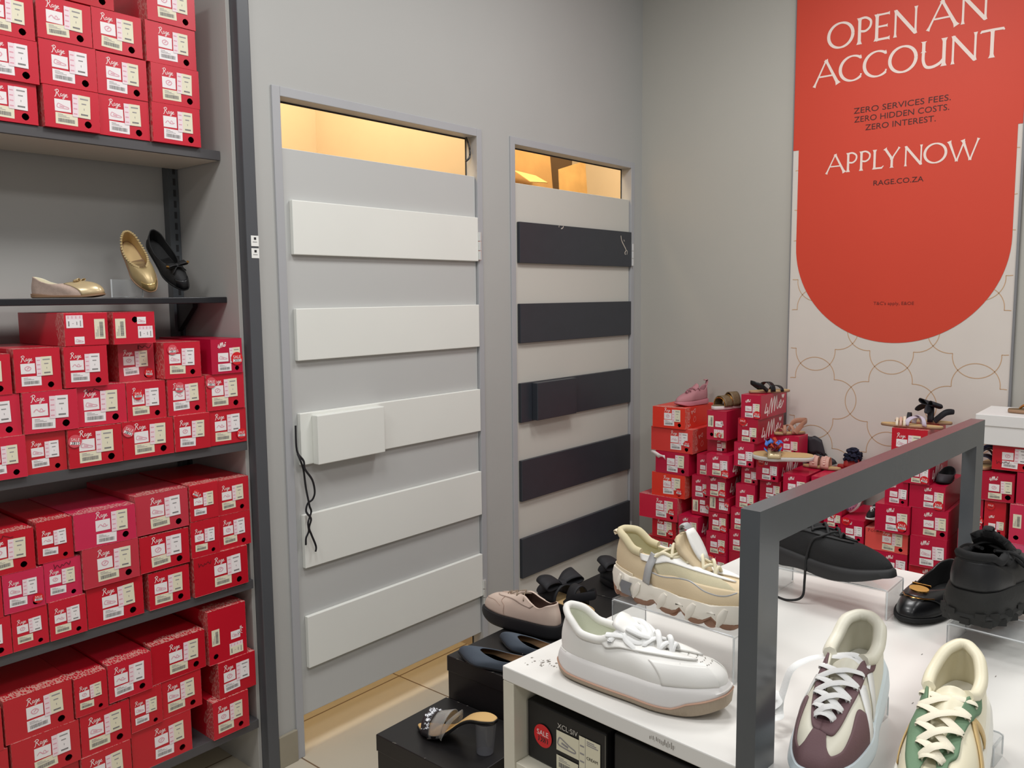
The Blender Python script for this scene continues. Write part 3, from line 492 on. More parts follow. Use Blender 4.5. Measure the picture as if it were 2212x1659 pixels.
# hand-drawn roman capitals: unit height 1, thick and thin strokes with small flares
def ell(cx, cz, rx, rz, a0=0, a1=2 * PI, n=40): return [(cx + math.cos(a0 + (a1 - a0) * k / n) * rx, cz + math.sin(a0 + (a1 - a0) * k / n) * rz) for k in range(n + 1)]
def lw(n, lo, hi, ph=0): return [lo + (hi - lo) * abs(math.cos(2 * PI * k / n + ph)) for k in range(n + 1)]
A_, B_ = .075, .12
def st2(p, q, w0, w1): m = [(p[0] + (q[0] - p[0]) * t, p[1] + (q[1] - p[1]) * t) for t in (0, .03, .12, .5, .88, .97, 1)]; return (m, [w0 * 1.9, w0 * 1.5, w0, (w0 + w1) / 2 * .95, w1, w1 * 1.5, w1 * 1.9])
GL = {'O': (1.02, [(ell(.51, .5, .455, .47), lw(40, .07, .125, 0))]), 'P': (.60, [st2((.13, 0), (.13, 1), B_, B_), (crom([(.13, .96), (.34, .97), (.52, .82), (.50, .6), (.34, .47), (.14, .50)], 6), .085)]),
 'E': (.58, [st2((.12, 0), (.12, 1), B_, B_), st2((.12, .96), (.54, .96), .07, .075), st2((.12, .52), (.48, .52), .07, .075), st2((.12, .045), (.56, .045), .085, .09)]), 'N': (.98, [st2((.13, 0), (.13, 1), A_, A_), ([(.10, .99), (.13, .96), (.86, .05), (.87, 0)], [.08, B_, B_, .06]), st2((.87, .02), (.87, 1), A_, A_)]),
 'A': (.94, [st2((.03, 0), (.46, 1), A_, A_ * .8), st2((.44, 1), (.91, 0), B_ * .8, B_), ([(.22, .37), (.74, .37)], .065)]), 'C': (.86, [(ell(.50, .5, .455, .47, .30 * PI * .9, 2 * PI - .26 * PI, 36), [.06 + .065 * abs(math.cos(k / 36 * 2 * PI * .72 + .85)) for k in range(37)]), ([(.79, .96), (.80, .82)], [.03, .07]), ([(.82, .25), (.80, .1)], [.07, .03])]),
 'U': (.96, [st2((.14, 1), (.14, .6), B_, B_), (crom([(.14, .62), (.14, .3), (.24, .07), (.45, .03), (.68, .12), (.82, .27)], 6), .105), st2((.82, 1), (.82, 0), B_, B_)]), 'T': (.78, [st2((.40, 0), (.40, 1), B_, B_), ([(.02, .90), (.05, .955), (.4, .965), (.74, .955), (.77, .90)], [.05, .09, .08, .09, .05])]),
 'L': (.56, [st2((.12, 0), (.12, 1), B_, B_), ([(.12, .045), (.46, .045), (.54, .15)], [.085, .09, .04])]), 'Y': (.72, [st2((.37, 0), (.37, .5), B_, B_), st2((.37, .46), (.05, 1), B_, B_), st2((.37, .46), (.69, 1), A_, A_)]),
 'W': (1.28, [st2((.04, 1), (.37, 0), B_, B_ * .6), st2((.37, 0), (.66, .92), A_, A_), st2((.60, 1), (.92, 0), B_, B_ * .6), st2((.92, 0), (1.24, 1), A_, A_)])}
def caps(nm, items, z, hgt):
    """items: (letter, left u, right u)"""
    b = MB(); k = 0
    for ch, u0, u1 in items:
        wd, stx = GL[ch]; sx = (u1 - u0) / wd
        for pts, ww in stx:
            k += 1; b.rib([(u0 + x * sx, z + y * hgt) for x, y in pts], [q * hgt for q in ww] if isinstance(ww, list) else ww * hgt, -.0018 - .00002 * k)
    return b.obj(nm, btx, bn, 0)
caps('headline', [('O', .136, .246), ('P', .252, .318), ('E', .320, .386), ('N', .391, .490), ('A', .520, .628), ('N', .632, .732)], 2.502, .104)
caps('headline', [('A', .083, .190), ('C', .189, .282), ('C', .285, .379), ('O', .382, .491), ('U', .497, .600), ('N', .603, .703), ('T', .706, .787)], 2.361, .104)
caps('call_to_action', [('A', .146, .226), ('P', .227, .277), ('P', .280, .330), ('L', .333, .380), ('Y', .378, .440), ('N', .452, .527), ('O', .527, .612), ('W', .614, .722)], 1.996, .078)
def sans(s_, u, z, sz, wid, mat=bdk, nm='fine_print'):
    me = text_mesh(s_, sz, mat, 'LEFT', nm); xs = [v.co.x for v in me.vertices]; k = wid / (max(xs) - min(xs)); x0 = min(xs)
    for v in me.vertices: v.co.x = (v.co.x - x0) * k
    o = link(nm, me, bn); o.location = (u, -.0022, z); return o
for s_, u, z, wd in (('ZERO SERVICES FEES.', .254, 2.229, .362), ('ZERO HIDDEN COSTS.', .257, 2.1935, .355), ('ZERO INTEREST.', .302, 2.157, .264)): sans(s_, u, z, .0325, wd)
sans('RAGE.CO.ZA', .342, 1.9315, .0290, .189); sans("T&C's apply, E&OE", .359, 1.446, .0185, .156, M('banner_faint_ink', (120, 34, 24), 0.6))
# ---------------------------------------------------------------- white display table, steel frame, risers
TR = math.radians(-4.4); TZ = .88
tb = empty('display_table', (1.0088, .880, 0), TR); tag(tb, 'white open-fronted display table holding the nearest shoes', 'table')
tw = M('table_white', (228, 226, 221), 0.32, var=0.025, vscale=5, bump=0.05, bscale=50); te = M('table_edge', (216, 211, 194), 0.45, var=0.04, vscale=15)
TL, TD = .957, 1.02
MB().box(0, TL, -TD, 0, TZ - .025, TZ).obj('tabletop', [tw], tb, 0, .002)
MB().box(.0005, TL, -.0255, -.0005, 0, TZ - .0255).obj('side_panel', te, tb, 0, .0015)
MB().box(.0005, TL, -TD + .0005, -TD + .0255, 0, TZ - .0255).obj('side_panel', te, tb, 0, .0015)
MB().box(TL - .02, TL - .0005, -TD + .026, -.026, 0, TZ - .0255).obj('back_panel', te, tb, 0)
MB().box(.004, TL - .0205, -TD + .026, -.026, .694, .716).obj('inner_shelf', te, tb, 0, .001)
MB().box(.004, TL - .0205, -TD + .026, -.026, .06, .085).obj('inner_shelf', te, tb, 0, .001)
wear = MB(); rnd = random.Random(4)
for k in range(34):
    x, y = .055 + rnd.gauss(0, .012), -.050 + rnd.gauss(0, .016); r = rnd.uniform(.0006, .0028); wear.disc((x, y, TZ + .00025), r, 7, 'z', 0, r * rnd.uniform(.5, 1))
for k in range(16): wear.box(-.0006, -.0002, -.30 - k * .0028 - rnd.uniform(0, .001), -.30 - k * .0028, TZ - .016 + rnd.uniform(0, .003), TZ - .006 - rnd.uniform(0, .004))
for k in range(5):
    x, y = .32 + rnd.uniform(-.2, .25), -.55 + rnd.uniform(-.1, .1); wear.box(x, x + .006, y, y + .0012, TZ + .0002, TZ + .0004)
wear.obj('wear_mark', M('grime', (132, 126, 118), 0.7), tb, 0)
fr = empty('steel_frame', (.962, .4388, TZ), math.radians(-3.48)); tag(fr, 'grey square-tube steel frame standing upright on the white table', 'frame')
FL, FH, FW, FT_ = .9935, .351, .054, .0265
def prism(pts, y0, y1):
    n = len(pts); b = MB(); b.add([(x, y0, z) for x, z in pts] + [(x, y1, z) for x, z in pts], [tuple(range(n)), tuple(range(2 * n - 1, n - 1, -1))] + [(i + n, (i + 1) % n + n, (i + 1) % n, i) for i in range(n)]); return b
FB = FH - .049
prism([(0, .0006), (FW, .0006), (FW, FB), (0, FH)], -FT_, 0).obj('post', steel, fr, 0); prism([(FL - FW, .0006), (FL, .0006), (FL, FH), (FL - FW, FB)], -FT_, 0).obj('post', steel, fr, 0)
prism([(0, FH), (FW, FB), (FL - FW, FB), (FL, FH)], -FT_, 0).obj('top_bar', steel, fr, 0)
acr = acrylic('clear_acrylic', (247, 248, 248), .10, .05); acre = acrylic('acrylic_edge', (250, 252, 252), .75, .1)
def riser(loc, rz, L, D, H, label, mm=None):
    """inverted U of clear sheet: L long, D deep, H high; front edge on local y=0, runs along +x"""
    t = .005; r = empty('acrylic_riser', loc, rz); tag(r, label, 'display riser', 'clear acrylic risers')
    MB().box(0, L, 0, D, H - t, H).obj('platform', acr, r, 0, .0015); MB().box(0, t, 0, D, 0.0005, H - t - .0003).obj('leg', acr, r, 0, .001); MB().box(L - t, L, 0, D, 0.0005, H - t - .0003).obj('leg', acr, r, 0, .001)
    e = MB()
    for y in (-.0004, D + .0004): e.tube([(t * .3, y, .003), (t * .3, y, H - .004), (t * 1.2, y, H - .001), (L - t * 1.2, y, H - .001), (L - t * .3, y, H - .004), (L - t * .3, y, .003)], .0012, n=5)
    e.obj('polished_edge', acre, r); return r
riser((1.207, .791, TZ), math.radians(-94.6), .245, .10, .080, 'clear acrylic riser lifting the cream chunky trainer')
riser((1.612, .662, TZ), math.radians(-91), .226, .098, .060, 'clear acrylic riser lifting the black knit runner')
riser((1.548, .322, TZ), math.radians(-95), .235, .10, .046, 'clear acrylic riser under the chunky black trainer')

# ---------------------------------------------------------------- black shoe boxes: on the floor by the doors and inside the table
blk = M('black_card', (24, 23, 24), 0.42, 0, 0.5, 0.08, 7); blk2 = M('black_card_edge', (120, 116, 108), 0.7)
def black_box(loc, w, d, h, label, rz=0):
    b = empty('shoe_box', loc, rz); tag(b, label, 'shoe box', 'black shoe boxes'); lh = min(.045, h * .4)
    MB().box(.002, w - .002, .002, d - .002, 0, h - .002).obj('box_base', blk, b, 0, .0015); l = MB().box(0, w, 0, d, h - lh, h).obj('lid', blk, b, 0, .002)
    s = MB(); rnd = random.Random(int(w * 1e4 + loc[0] * 100))
    for k in range(6):
        y = d * rnd.uniform(.1, .95); z = h - .0005; s.tube([(.0004, y, z), (.0006 + rnd.uniform(0, .004), y - rnd.uniform(.003, .009), z + .0004)], .0006, n=4)
    s.tube([(.0002, d - .0005, h - lh), (.0002, d - .0005, h - .001)], .0007, n=4); s.obj('scuff', blk2, l, 0); return b
names = {0: 'under the clear-strap heeled sandal', 1: 'under the slate blue flats', 2: 'under the pale lace-up shoe', 3: 'under the black bow sandals'}
BX = [(1.31, 1.25, .255, .325, 3, .385), (1.578, 1.12, .322, .462, 4, .500), (1.905, 1.18, .322, .465, 4, .500), (2.232, 1.30, .322, .335, 4, .500)]
WORDS = ['bottom', 'second up', 'third up', 'top']
for i, (x, y, wd, dp, n, top) in enumerate(BX):
    hh = top / n
    for k in range(n):
        black_box((x, y, k * hh + .0004), wd, dp, hh - .0006, 'black shoe box, %s of the floor stack %s' % ('top' if k == n - 1 else WORDS[k], names[i]))
def inner_box(lx, ly, w, h, d, label):
    p = Matrix.Translation((1.0088, .880, 0)) @ Matrix.Rotation(TR, 4, 'Z') @ Vector((lx, ly, .7166)); o = empty('shoe_box', p, TR - PI / 2); tag(o, label, 'shoe box', 'black shoe boxes')
    MB().box(0, w, 0, d, 0, h).obj('box_base', blk, o, 0, .0025); return o
ib = inner_box(.032, -.028, .168, .103, .30, 'black box with white labels and a red sticker inside the white table')
k = MB(); k.tube([(.0004, -.0006, .004), (.0004, -.0006, .100)], .0009, n=5); k.tube([(.1672, -.0006, .004), (.1672, -.0006, .100)], .0007, n=5); k.obj('worn_edge', blk2, ib)
def onbox(me, x, z, s=1, nm=None): c = bpy.data.objects.new(nm or me.name.split('.')[0], me); C.objects.link(c); c.parent = ib; c.location = (x, -.0012, z); c.scale = (s, 1, s); return c
a = onbox(SALES[1][0], .036, .050, 1.28); b2 = bpy.data.objects.new('sale_word', SALES[1][1]); C.objects.link(b2); b2.parent = a; b2.location = (0, -.0011, .0005)
onbox(text_mesh('XCL\u00b7SIV', .0135, M('silver_print', (206, 200, 192), 0.4), 'LEFT', 'logo'), .068, .0765, .92)
g = lbl(.048, .034); shoe_icon(g, .004, .008, .036, 1, 0); onbox(g.mesh('picture', [cream, M('grey_print')], 0), .066, .0385)
g = lbl(.043, .068); g.box(.0125, .0132, -T * 2, -T, 0, .068, 1)
for q in range(4): g.box(.002, .0105, -T * 2, -T, .012 + q * .013, .0145 + q * .013, 1)
for q in range(3): g.box(.016, .039 - q * .004, -T * 2, -T, .057 + q * .003, .0585 + q * .003, 1)
sz = onbox(g.mesh('size_label', [cream, M('grey_print')], 0), .1145, .013); cw = link('colour_word', text_mesh('CREAM', .0072, ink, 'LEFT', 'colour_word'), sz); cw.location = (.0155, -.0009, .034)
onbox(BAR[0], .066, .006, .86)
inner_box(.040, -.205, .20, .105, .29, 'plain black box inside the white table beside the labelled one')
inner_box(.036, -.42, .19, .104, .29, 'plain black box inside the white table behind the near frame post')

# ---------------------------------------------------------------- shoe maker
class Shoe:
    """x runs from heel (0) to toe (L), z up. Upper is lofted from the sole edge to the opening."""
    def __init__(s, name, label, cat, loc, ang, L, hw, toe=.62, heel=.62, zt=None, grp=None, mat=None, bend=0.0, side=1):
        s.root = empty(name, loc, math.radians(ang), mat); tag(s.root, label, cat, grp); s.L, s.hw, s.tp, s.hp, s.bend, s.sd = L, hw, toe, heel, bend, side
        s.zt = zt or (lambda t: .03)
        s.ts = [0, .12, .3, .5, .68, .85, 1]
    def edge(s, a, o=0.0):
        ca, sa = math.cos(a), math.sin(a); t = .5 + .5 * ca; p = s.hp + (s.tp - s.hp) * t
        w_ = spl(s.ts, s.hw, t); g = 1 if sa >= 0 else -1
        return Vector((s.L * t + o * ca, g * (w_ + o) * abs(sa) ** p + s.bend * s.sd * (math.sin(PI * (t - .15)) * .5), 0)), t
    def sole(s, nm, mat, rings, n=72, parent=None, cap=True, rib=0.0, nrib=0):
        """rings: list of (offset, z function of t)"""
        rows = []
        for o, zf in rings:
            row = []
            for j in range(n):
                a = 2 * PI * j / n; p, t = s.edge(a, o + (rib * (j % 2) if rib else 0)); p.z = zf(t) if callable(zf) else zf; row.append(p)
            rows.append(row)
        b = MB(); b.grid(rows, False, True, flip=True)
        if cap:
            for r_, fl in ((0, True), (len(rows) - 1, False)):
                k = n // 2; base = r_ * n
                for j in range(k):
                    q = (base + j, base + j + 1 if j + 1 < n else base, base + (n - j - 1) % n, base + (n - j) % n)
                    q = tuple(dict.fromkeys(q))
                    if len(q) > 2: b.f.append(q[::-1] if fl else q); b.m.append(0)
        return b.obj(nm, mat, parent or s.root, 50)
    def rim(s, x0, x1, ts, hws, zs, p=.6, ang=None): s.r = (x0, x1, ts, hws, zs, p)
    def rp(s, a):
        x0, x1, ts, hws, zs, p = s.r; ca, sa = math.cos(a), math.sin(a); t = .5 + .5 * ca; g = 1 if sa >= 0 else -1; x = x0 + (x1 - x0) * t
        return Vector((x, g * spl(ts, hws, t) * abs(sa) ** p + getattr(s, 'shift', 0) * min(1, max(0, (x - .03) / .08)) + s.bend * s.sd * (math.sin(PI * (x / s.L - .15)) * .5), spl(ts, zs, t)))
    def setup(s, inset=.004, toe_h=.8, toe_q=.5, side_h=.55, side_q=.1, heel_h=.5, bulge=.004, drop=.003, toe_z=.0, side_z=.25): s.k = (inset, toe_h, toe_q, side_h, side_q, heel_h, bulge, drop, toe_z, side_z)
    def S(s, a, w_, off=0.0):
        p = s._S(a, w_)
        if off:
            e = .012; n = (s._S(a + e, w_) - s._S(a - e, w_)).cross(s._S(a, min(w_ + e, 1.0)) - s._S(a, max(w_ - e, 0)))
            if n.length > 1e-12: p = p + n.normalized() * off
        return p
    def _S(s, a, w_):
        inset, th, tq, sh, sq, hh, bu, dr, tz, sz_ = s.k; ca = math.cos(a); P0, t = s.edge(a, -inset); P0.z = s.zt(t) - dr; P3 = s.rp(a); H = P3.z - P0.z
        wt = max(0, ca) ** 2; wh = max(0, -ca) ** 2; ws = 1 - wt - wh; h = th * wt + sh * ws + hh * wh; q = tq * wt + sq * ws + .0 * wh
        out = Vector((ca, math.sin(a), 0)); P1 = P0 + Vector((0, 0, H * h)) + out * bu
        d = P0 - P3; d.z = 0; P2 = P3 + d * q + Vector((0, 0, -H * (sz_ * ws + .3 * wh) + tz * wt))
        u = 1 - w_; return P0 * u ** 3 + P1 * 3 * u * u * w_ + P2 * 3 * u * w_ * w_ + P3 * w_ ** 3
    def upper(s, nm, mats, n=72, m=16, th=.0035, collar=0.0, collar_mat=None):
        rows = [[s.S(2 * PI * j / n, i / m) for j in range(n)] for i in range(m + 1)]
        b = MB(); b.grid(rows, False, True, flip=True); o = b.obj(nm, mats if isinstance(mats, (list, tuple)) else [mats, mats], s.root, 60, solid=th, off=-1, moff=1); s.up = o
        if collar: MB().tube([s.rp(2 * PI * j / n) + Vector((0, 0, -collar * .2)) for j in range(n)], collar, n=8, closed=True).obj('collar', collar_mat, o)
        return o
    def insole(s, mat, o=-.010, dz=.003, nm='insole'): return s.sole(nm, mat, [(o, lambda t: s.zt(t) + dz - .002), (o, lambda t: s.zt(t) + dz)])
    def panel(s, nm, mat, cols, off=.0012, th=.0016, n=26, m=8, parent=None):
        """overlay on the upper; cols = [(angle deg, w low, w high), ...]"""
        ax = [c[0] for c in cols]; rows = []
        for i in range(n + 1):
            a = ax[0] + (ax[-1] - ax[0]) * i / n; lo, hi = spl(ax, [c[1] for c in cols], a), spl(ax, [c[2] for c in cols], a)
            rows.append([s.S(math.radians(a), lo + (hi - lo) * j / m, off) for j in range(m + 1)])
        b = MB(); b.grid(rows, flip=False); return b.obj(nm, mat, parent or s.up, 60, solid=th, off=0, bevel=0)
    def band(s, nm, mat, pts, wd, off=.0022, th=.0016):
        P = crom(pts, 6); n = len(P); Q = [s.S(math.radians(a), w_, off) for a, w_ in P]; rows = []
        for i, (a, w_) in enumerate(P):
            a = math.radians(a); t = (Q[min(i + 1, n - 1)] - Q[max(i - 1, 0)]).normalized(); e = .012; nn = (s._S(a + e, w_) - s._S(a - e, w_)).cross(s._S(a, min(w_ + e, 1.0)) - s._S(a, max(w_ - e, 0))).normalized(); sd = t.cross(nn).normalized(); rows.append([Q[i] + sd * wd * k for k in (-.5, 0, .5)])
        return MB().grid(rows).obj(nm, mat, s.up, 60, solid=th, off=0)
    def line(s, nm, mat, pts, r=.0008, off=.0008): return MB().tube([s.S(math.radians(a), w_, off) for a, w_ in crom(pts, 8)], r, n=5).obj(nm, mat, s.up)
    def eyelets(s, n, a0, a1, w_=.9, sgn=1): return [s.S(math.radians(sgn * (a0 + (a1 - a0) * k / (n - 1))), w_, .004) for k in range(n)]
    def tongue(s, nm, mat, pts, width, th=.006, arch=.012, parent=None):
        """pts: centre line (x, z)"""
        P = crom(pts, 6); rows = []
        for i, (x, z) in enumerate(P):
            q = i / (len(P) - 1); wd = width * (1 - .35 * (1 - q)) * (math.sqrt(max(.02, 1 - ((q - .72) / .28) ** 2 * .5)) if q > .72 else 1); rows.append([Vector((x, v * wd / 2 + s.bend * s.sd * .4, z - arch * v * v)) for v in [-1 + 2 * j / 10 for j in range(11)]])
        b = MB(); b.grid(rows, flip=True); return b.obj(nm, mat, parent or s.up, 60, solid=th, off=0)
    def lace(s, mat, L_, R_, rx=.0035, rz=.0016, lift=.005, nm='lace', cross=True):
        b = MB(); n = len(L_)
        def bar(p, q, h):
            m = (p + q) / 2; m.z += h; b.tube(crom([p + Vector((0, 0, -.004)), p + Vector((0, 0, .001)), p.lerp(m, .6) + Vector((0, 0, h * .3)), m, q.lerp(m, .6) + Vector((0, 0, h * .3)), q + Vector((0, 0, .001)), q + Vector((0, 0, -.004))], 4), rx, rz, 8)
        bar(L_[0], R_[0], lift)
        for k in range(n - 1):
            if cross: bar(L_[k], R_[k + 1], lift); bar(R_[k], L_[k + 1], lift + rz * 2)
            else: bar(L_[k + 1], R_[k + 1], lift)
        return b.obj(nm, mat, s.up)
    def cord(s, mat, pts, rx=.003, rz=None, nm='lace', n=8, parent=None, closed=False): return MB().tube(crom([Vector(p) for p in pts] if False else pts, 8, closed), rx, rz or rx, n, closed=closed).obj(nm, mat, parent or getattr(s, 'up', s.root))
def strap(root, nm, mat, p0, p1, h, wd, wdir=(1, 0, 0), th=.003, lean=0.0, n=20, fat=1.0, bulge=1.0):
    """arched strap from p0 to p1 across the foot, wd wide along wdir"""
    p0, p1, W_ = Vector(p0), Vector(p1), Vector(wdir).normalized(); rows = []
    for i in range(n + 1):
        a = PI * i / n; c = p0.lerp(p1, .5 - .5 * math.cos(a) * bulge) if bulge == 1 else p0.lerp(p1, .5 - .5 * math.cos(a)); c = c + Vector((lean * math.sin(a), 0, h * math.sin(a) ** .8)); rows.append([c + W_ * (wd * (j / 4 - .5)) for j in range(5)])
    b = MB(); b.grid(rows); return b.obj(nm, mat, root, 60, solid=th * fat, off=0)
# ---------------------------------------------------------------- leather and cloth
wl = M('white_leather', (236, 234, 229), 0.42, bump=0.08, bscale=420); wlin = M('pale_mesh_lining', (222, 224, 208), 0.75, bump=0.2, bscale=300); wrub = M('white_rubber', (222, 219, 216), 0.45, var=0.015)
gum = M('gum_rubber', (160, 144, 124), 0.6, bump=0.25, wave=160); gum2 = M('gum_edge', (184, 146, 124), 0.55); wlace = M('white_lace', (236, 236, 234), 0.7, bump=0.3, bscale=600); dot = M('perforation', (150, 148, 140), 0.8)
# 1. white platform trainer at the table corner
z_t = lambda t: .044 + .006 * max(0, t - .72) / .28
s = Shoe('trainer', 'white chunky-soled trainer with a gum outsole on the table corner', 'shoe', (1.062, .795, TZ), -84, .288, [.034, .041, .043, .046, .053, .049, .036], .52, .5, z_t, bend=.006, side=-1)
zo = lambda t: .0005 + .016 * max(0, (t - .80) / .2) ** 1.7 + .006 * max(0, (.08 - t) / .08) ** 2
zg = lambda t: zo(t) + .0115 + .012 * (1 / (1 + math.exp(-(t - .79) * 60))) + .006 * max(0, (.1 - t) / .1)
s.sole('outsole', gum, [(-.006, lambda t: zo(t) + .0002), (0, lambda t: zo(t) + .004), (.002, lambda t: zg(t) - .003), (.002, zg)])
s.sole('outsole_edge', gum2, [(.0024, lambda t: zg(t) - .0008), (.0030, lambda t: zg(t) + .0006), (.0022, lambda t: zg(t) + .0016)])
s.sole('midsole', wrub, [(.0005, lambda t: zg(t) + .001), (.0012, lambda t: zg(t) + .006), (-.0005, lambda t: z_t(t) - .007), (-.002, lambda t: z_t(t) - .003), (-.0045, lambda t: z_t(t))])
s.rim(.012, .190, [0, .1, .25, .42, .55, .75, 1], [.022, .034, .035, .032, .028, .021, .012], [.111, .102, .084, .082, .089, .086, .076], .62); s.setup(.006, .80, .72, .66, .20, .55, .006, .004, .008, .20)
s.upper('upper', [wl, wlin]); s.insole(wlin)
for sg in (1, -1):
    s.panel('eyestay', wl, [(sg * 12, .66, .99), (sg * 40, .64, .99), (sg * 62, .70, .995), (sg * 84, .66, .995), (sg * 98, .80, .995)], .0024, .0030)
    s.panel('heel_counter', wl, [(sg * 150, .02, .04), (sg * 158, .02, .40), (sg * 166, .02, .72), (sg * 180, .02, .90)], .0014, .0016)
    s.panel('mudguard', wl, [(sg * 16, .05, .52), (sg * 30, .05, .42), (sg * 50, .05, .30), (sg * 66, .05, .08)], .001, .0014)
    s.line('stitching', wlace, [(sg * 58, .10), (sg * 50, .34), (sg * 40, .56)], .0006)
MB().tube([s.rp(2 * PI * j / 72) for j in range(17, 56)], .0058, .0070, 8).obj('padded_collar', wl, s.up)
pf = MB()
for r_ in range(4):
    for c_ in range(5):
        p = s.S(math.radians(-9 + c_ * 4.5), .55 + r_ * .09, .0006); pf.add([p + Vector((math.cos(q) * .0011, math.sin(q) * .0011, 0)) for q in [k * PI / 3 for k in range(6)]], [tuple(range(6))])
pf.obj('perforation', dot, s.up, 0)
s.tongue('tongue', wl, [(.185, .078), (.165, .090), (.140, .103), (.118, .114), (.108, .118)], .054, .007)
Lh, Rh = s.eyelets(5, 24, 88, .88, 1), s.eyelets(5, 24, 88, .88, -1); s.lace(wlace, Lh, Rh, .0044, .0032, .008)
tp = (Lh[-1] + Rh[-1]) / 2; X, Y, Z = tp
s.cord(wlace, [tuple(Rh[-1]), (X + .012, Y - .020, Z + .014), (X + .030, Y - .030, Z + .002), (X + .052, Y - .026, Z - .010), (X + .056, Y - .008, Z + .004), (X + .036, Y - .002, Z + .018), (X + .014, Y - .004, Z + .018), (X + .016, Y + .012, Z + .022), (X + .040, Y + .018, Z + .014), (X + .060, Y + .006, Z + .002), (X + .050, Y - .016, Z + .012), (X + .022, Y - .020, Z + .020)], .0058, .0046)
s.cord(wlace, [tuple(Lh[-1]), (X + .010, Y + .018, Z + .016), (X + .034, Y + .010, Z + .022), (X + .054, Y - .006, Z + .012), (X + .044, Y - .022, Z + .002), (X + .018, Y - .026, Z + .008), (X - .008, Y - .030, Z + .006)], .0058, .0046)

# 2. cream chunky trainer on the riser
crm = M('cream_suede', (214, 194, 160), 0.8, bump=0.2, bscale=400); crm2 = M('cream_leather', (226, 212, 186), 0.5, bump=0.05); cmesh = M('cream_mesh', (206, 196, 164), 0.8, bump=0.6, wave=260); clin = M('olive_cream_lining', (206, 200, 166), 0.85); gpipe = M('grey_reflective', (168, 168, 168), 0.4); csole = M('cream_rubber', (226, 220, 208), 0.45); brown = M('brown_rubber', (146, 108, 86), 0.55); cl = M('cream_lace', (222, 212, 182), 0.7)
z_t = lambda t: .040 + .010 * max(0, .5 - t) / .5 + .008 * max(0, (t - .8) / .2)
s = Shoe('trainer', 'cream chunky trainer with scalloped brown-tipped sole raised on a clear riser', 'shoe', (1.247, .806, TZ + .0803), -92.5, .292, [.030, .039, .041, .044, .051, .046, .034], .52, .5, z_t, bend=.006, side=-1)
scal = lambda t: abs(math.sin(PI * (t * 5.2 + .12)))
zb = lambda t: .0008 + .015 * (1 - scal(t)) ** 1.3 + .016 * max(0, (t - .84) / .16) ** 1.6 + .012 * max(0, (.1 - t) / .1) ** 1.5
s.sole('outsole', brown, [(-.007, zb), (-.001, lambda t: zb(t) + .002), (.0022, lambda t: zb(t) + .006), (.0005, lambda t: zb(t) + .009 + .012 * scal(t) ** 3), (-.004, lambda t: zb(t) + .010 + .012 * scal(t) ** 3)], 120)
s.sole('midsole', csole, [(-.003, lambda t: zb(t) + .007), (.0025, lambda t: zb(t) + .008 + .006 * scal(t) ** 3), (.003 , lambda t: zb(t) + .017 ), (.0035, lambda t: z_t(t) - .012), (.001, lambda t: z_t(t) - .002 + .004 * scal(t)), (-.004, lambda t: z_t(t) + .001)], 120)
for k in range(6):
    for sg in (1, -1):
        a = math.radians(sg * (28 + k * 23)); P = []
        for q in range(9):
            u = q / 8; pt_, t_ = s.edge(a + sg * .11 * (u - .3), .0026); pt_.z = z_t(t_) - .003 - u * .030; P.append(pt_)
        MB().tube(P, .0080, .0040, 10, up=(math.cos(a), math.sin(a), 0), taper=lambda q: .4 + .6 * math.sin(PI * min(1, q * 1.05 + .05))).obj('sole_ridge', csole, s.root)
for k in range(5):
    for sg in (1, -1):
        pt_, t_ = s.edge(math.radians(sg * (30 + k * 30)), .0015); pb_, _ = s.edge(math.radians(sg * (31.5 + k * 30)), .0015); tg_ = (pb_ - pt_).normalized(); nr_ = tg_.cross(Vector((0, 0, 1))) * -sg; rows = []
        for q in range(6):
            e_ = PI / 2 * q / 5; rows.append([pt_ + tg_ * math.cos(u) * .0135 * math.cos(e_) + Vector((0, 0, .016 + math.sin(u) * .0125 * math.cos(e_))) + nr_ * .0042 * math.sin(e_) for u in [2 * PI * j / 16 for j in range(16)]])
        MB().grid(rows, False, True).obj('tread_pad', brown, s.root)
gw = MB(); rows = []
for q in range(7):
    rows.append([(lambda pp: Vector((pp.x, pp.y, z_t(.1) - .010 - .024 * q / 6)))(s.edge(math.radians(-(140 - j * 1.6 - 6 * abs(q / 6 - .5))), .0052)[0]) for j in range(9)])
gw.grid(rows); gw.obj('grey_window', M('slate_window', (122, 124, 128), 0.5), s.root)
s.rim(.010, .195, [0, .1, .25, .42, .55, .75, 1], [.022, .031, .030, .027, .022, .018, .010], [.115, .112, .094, .091, .101, .092, .072], .62); s.setup(.005, .74, .64, .64, .16, .55, .006, .004, .006, .22)
s.upper('upper', [crm, clin]); s.insole(clin)
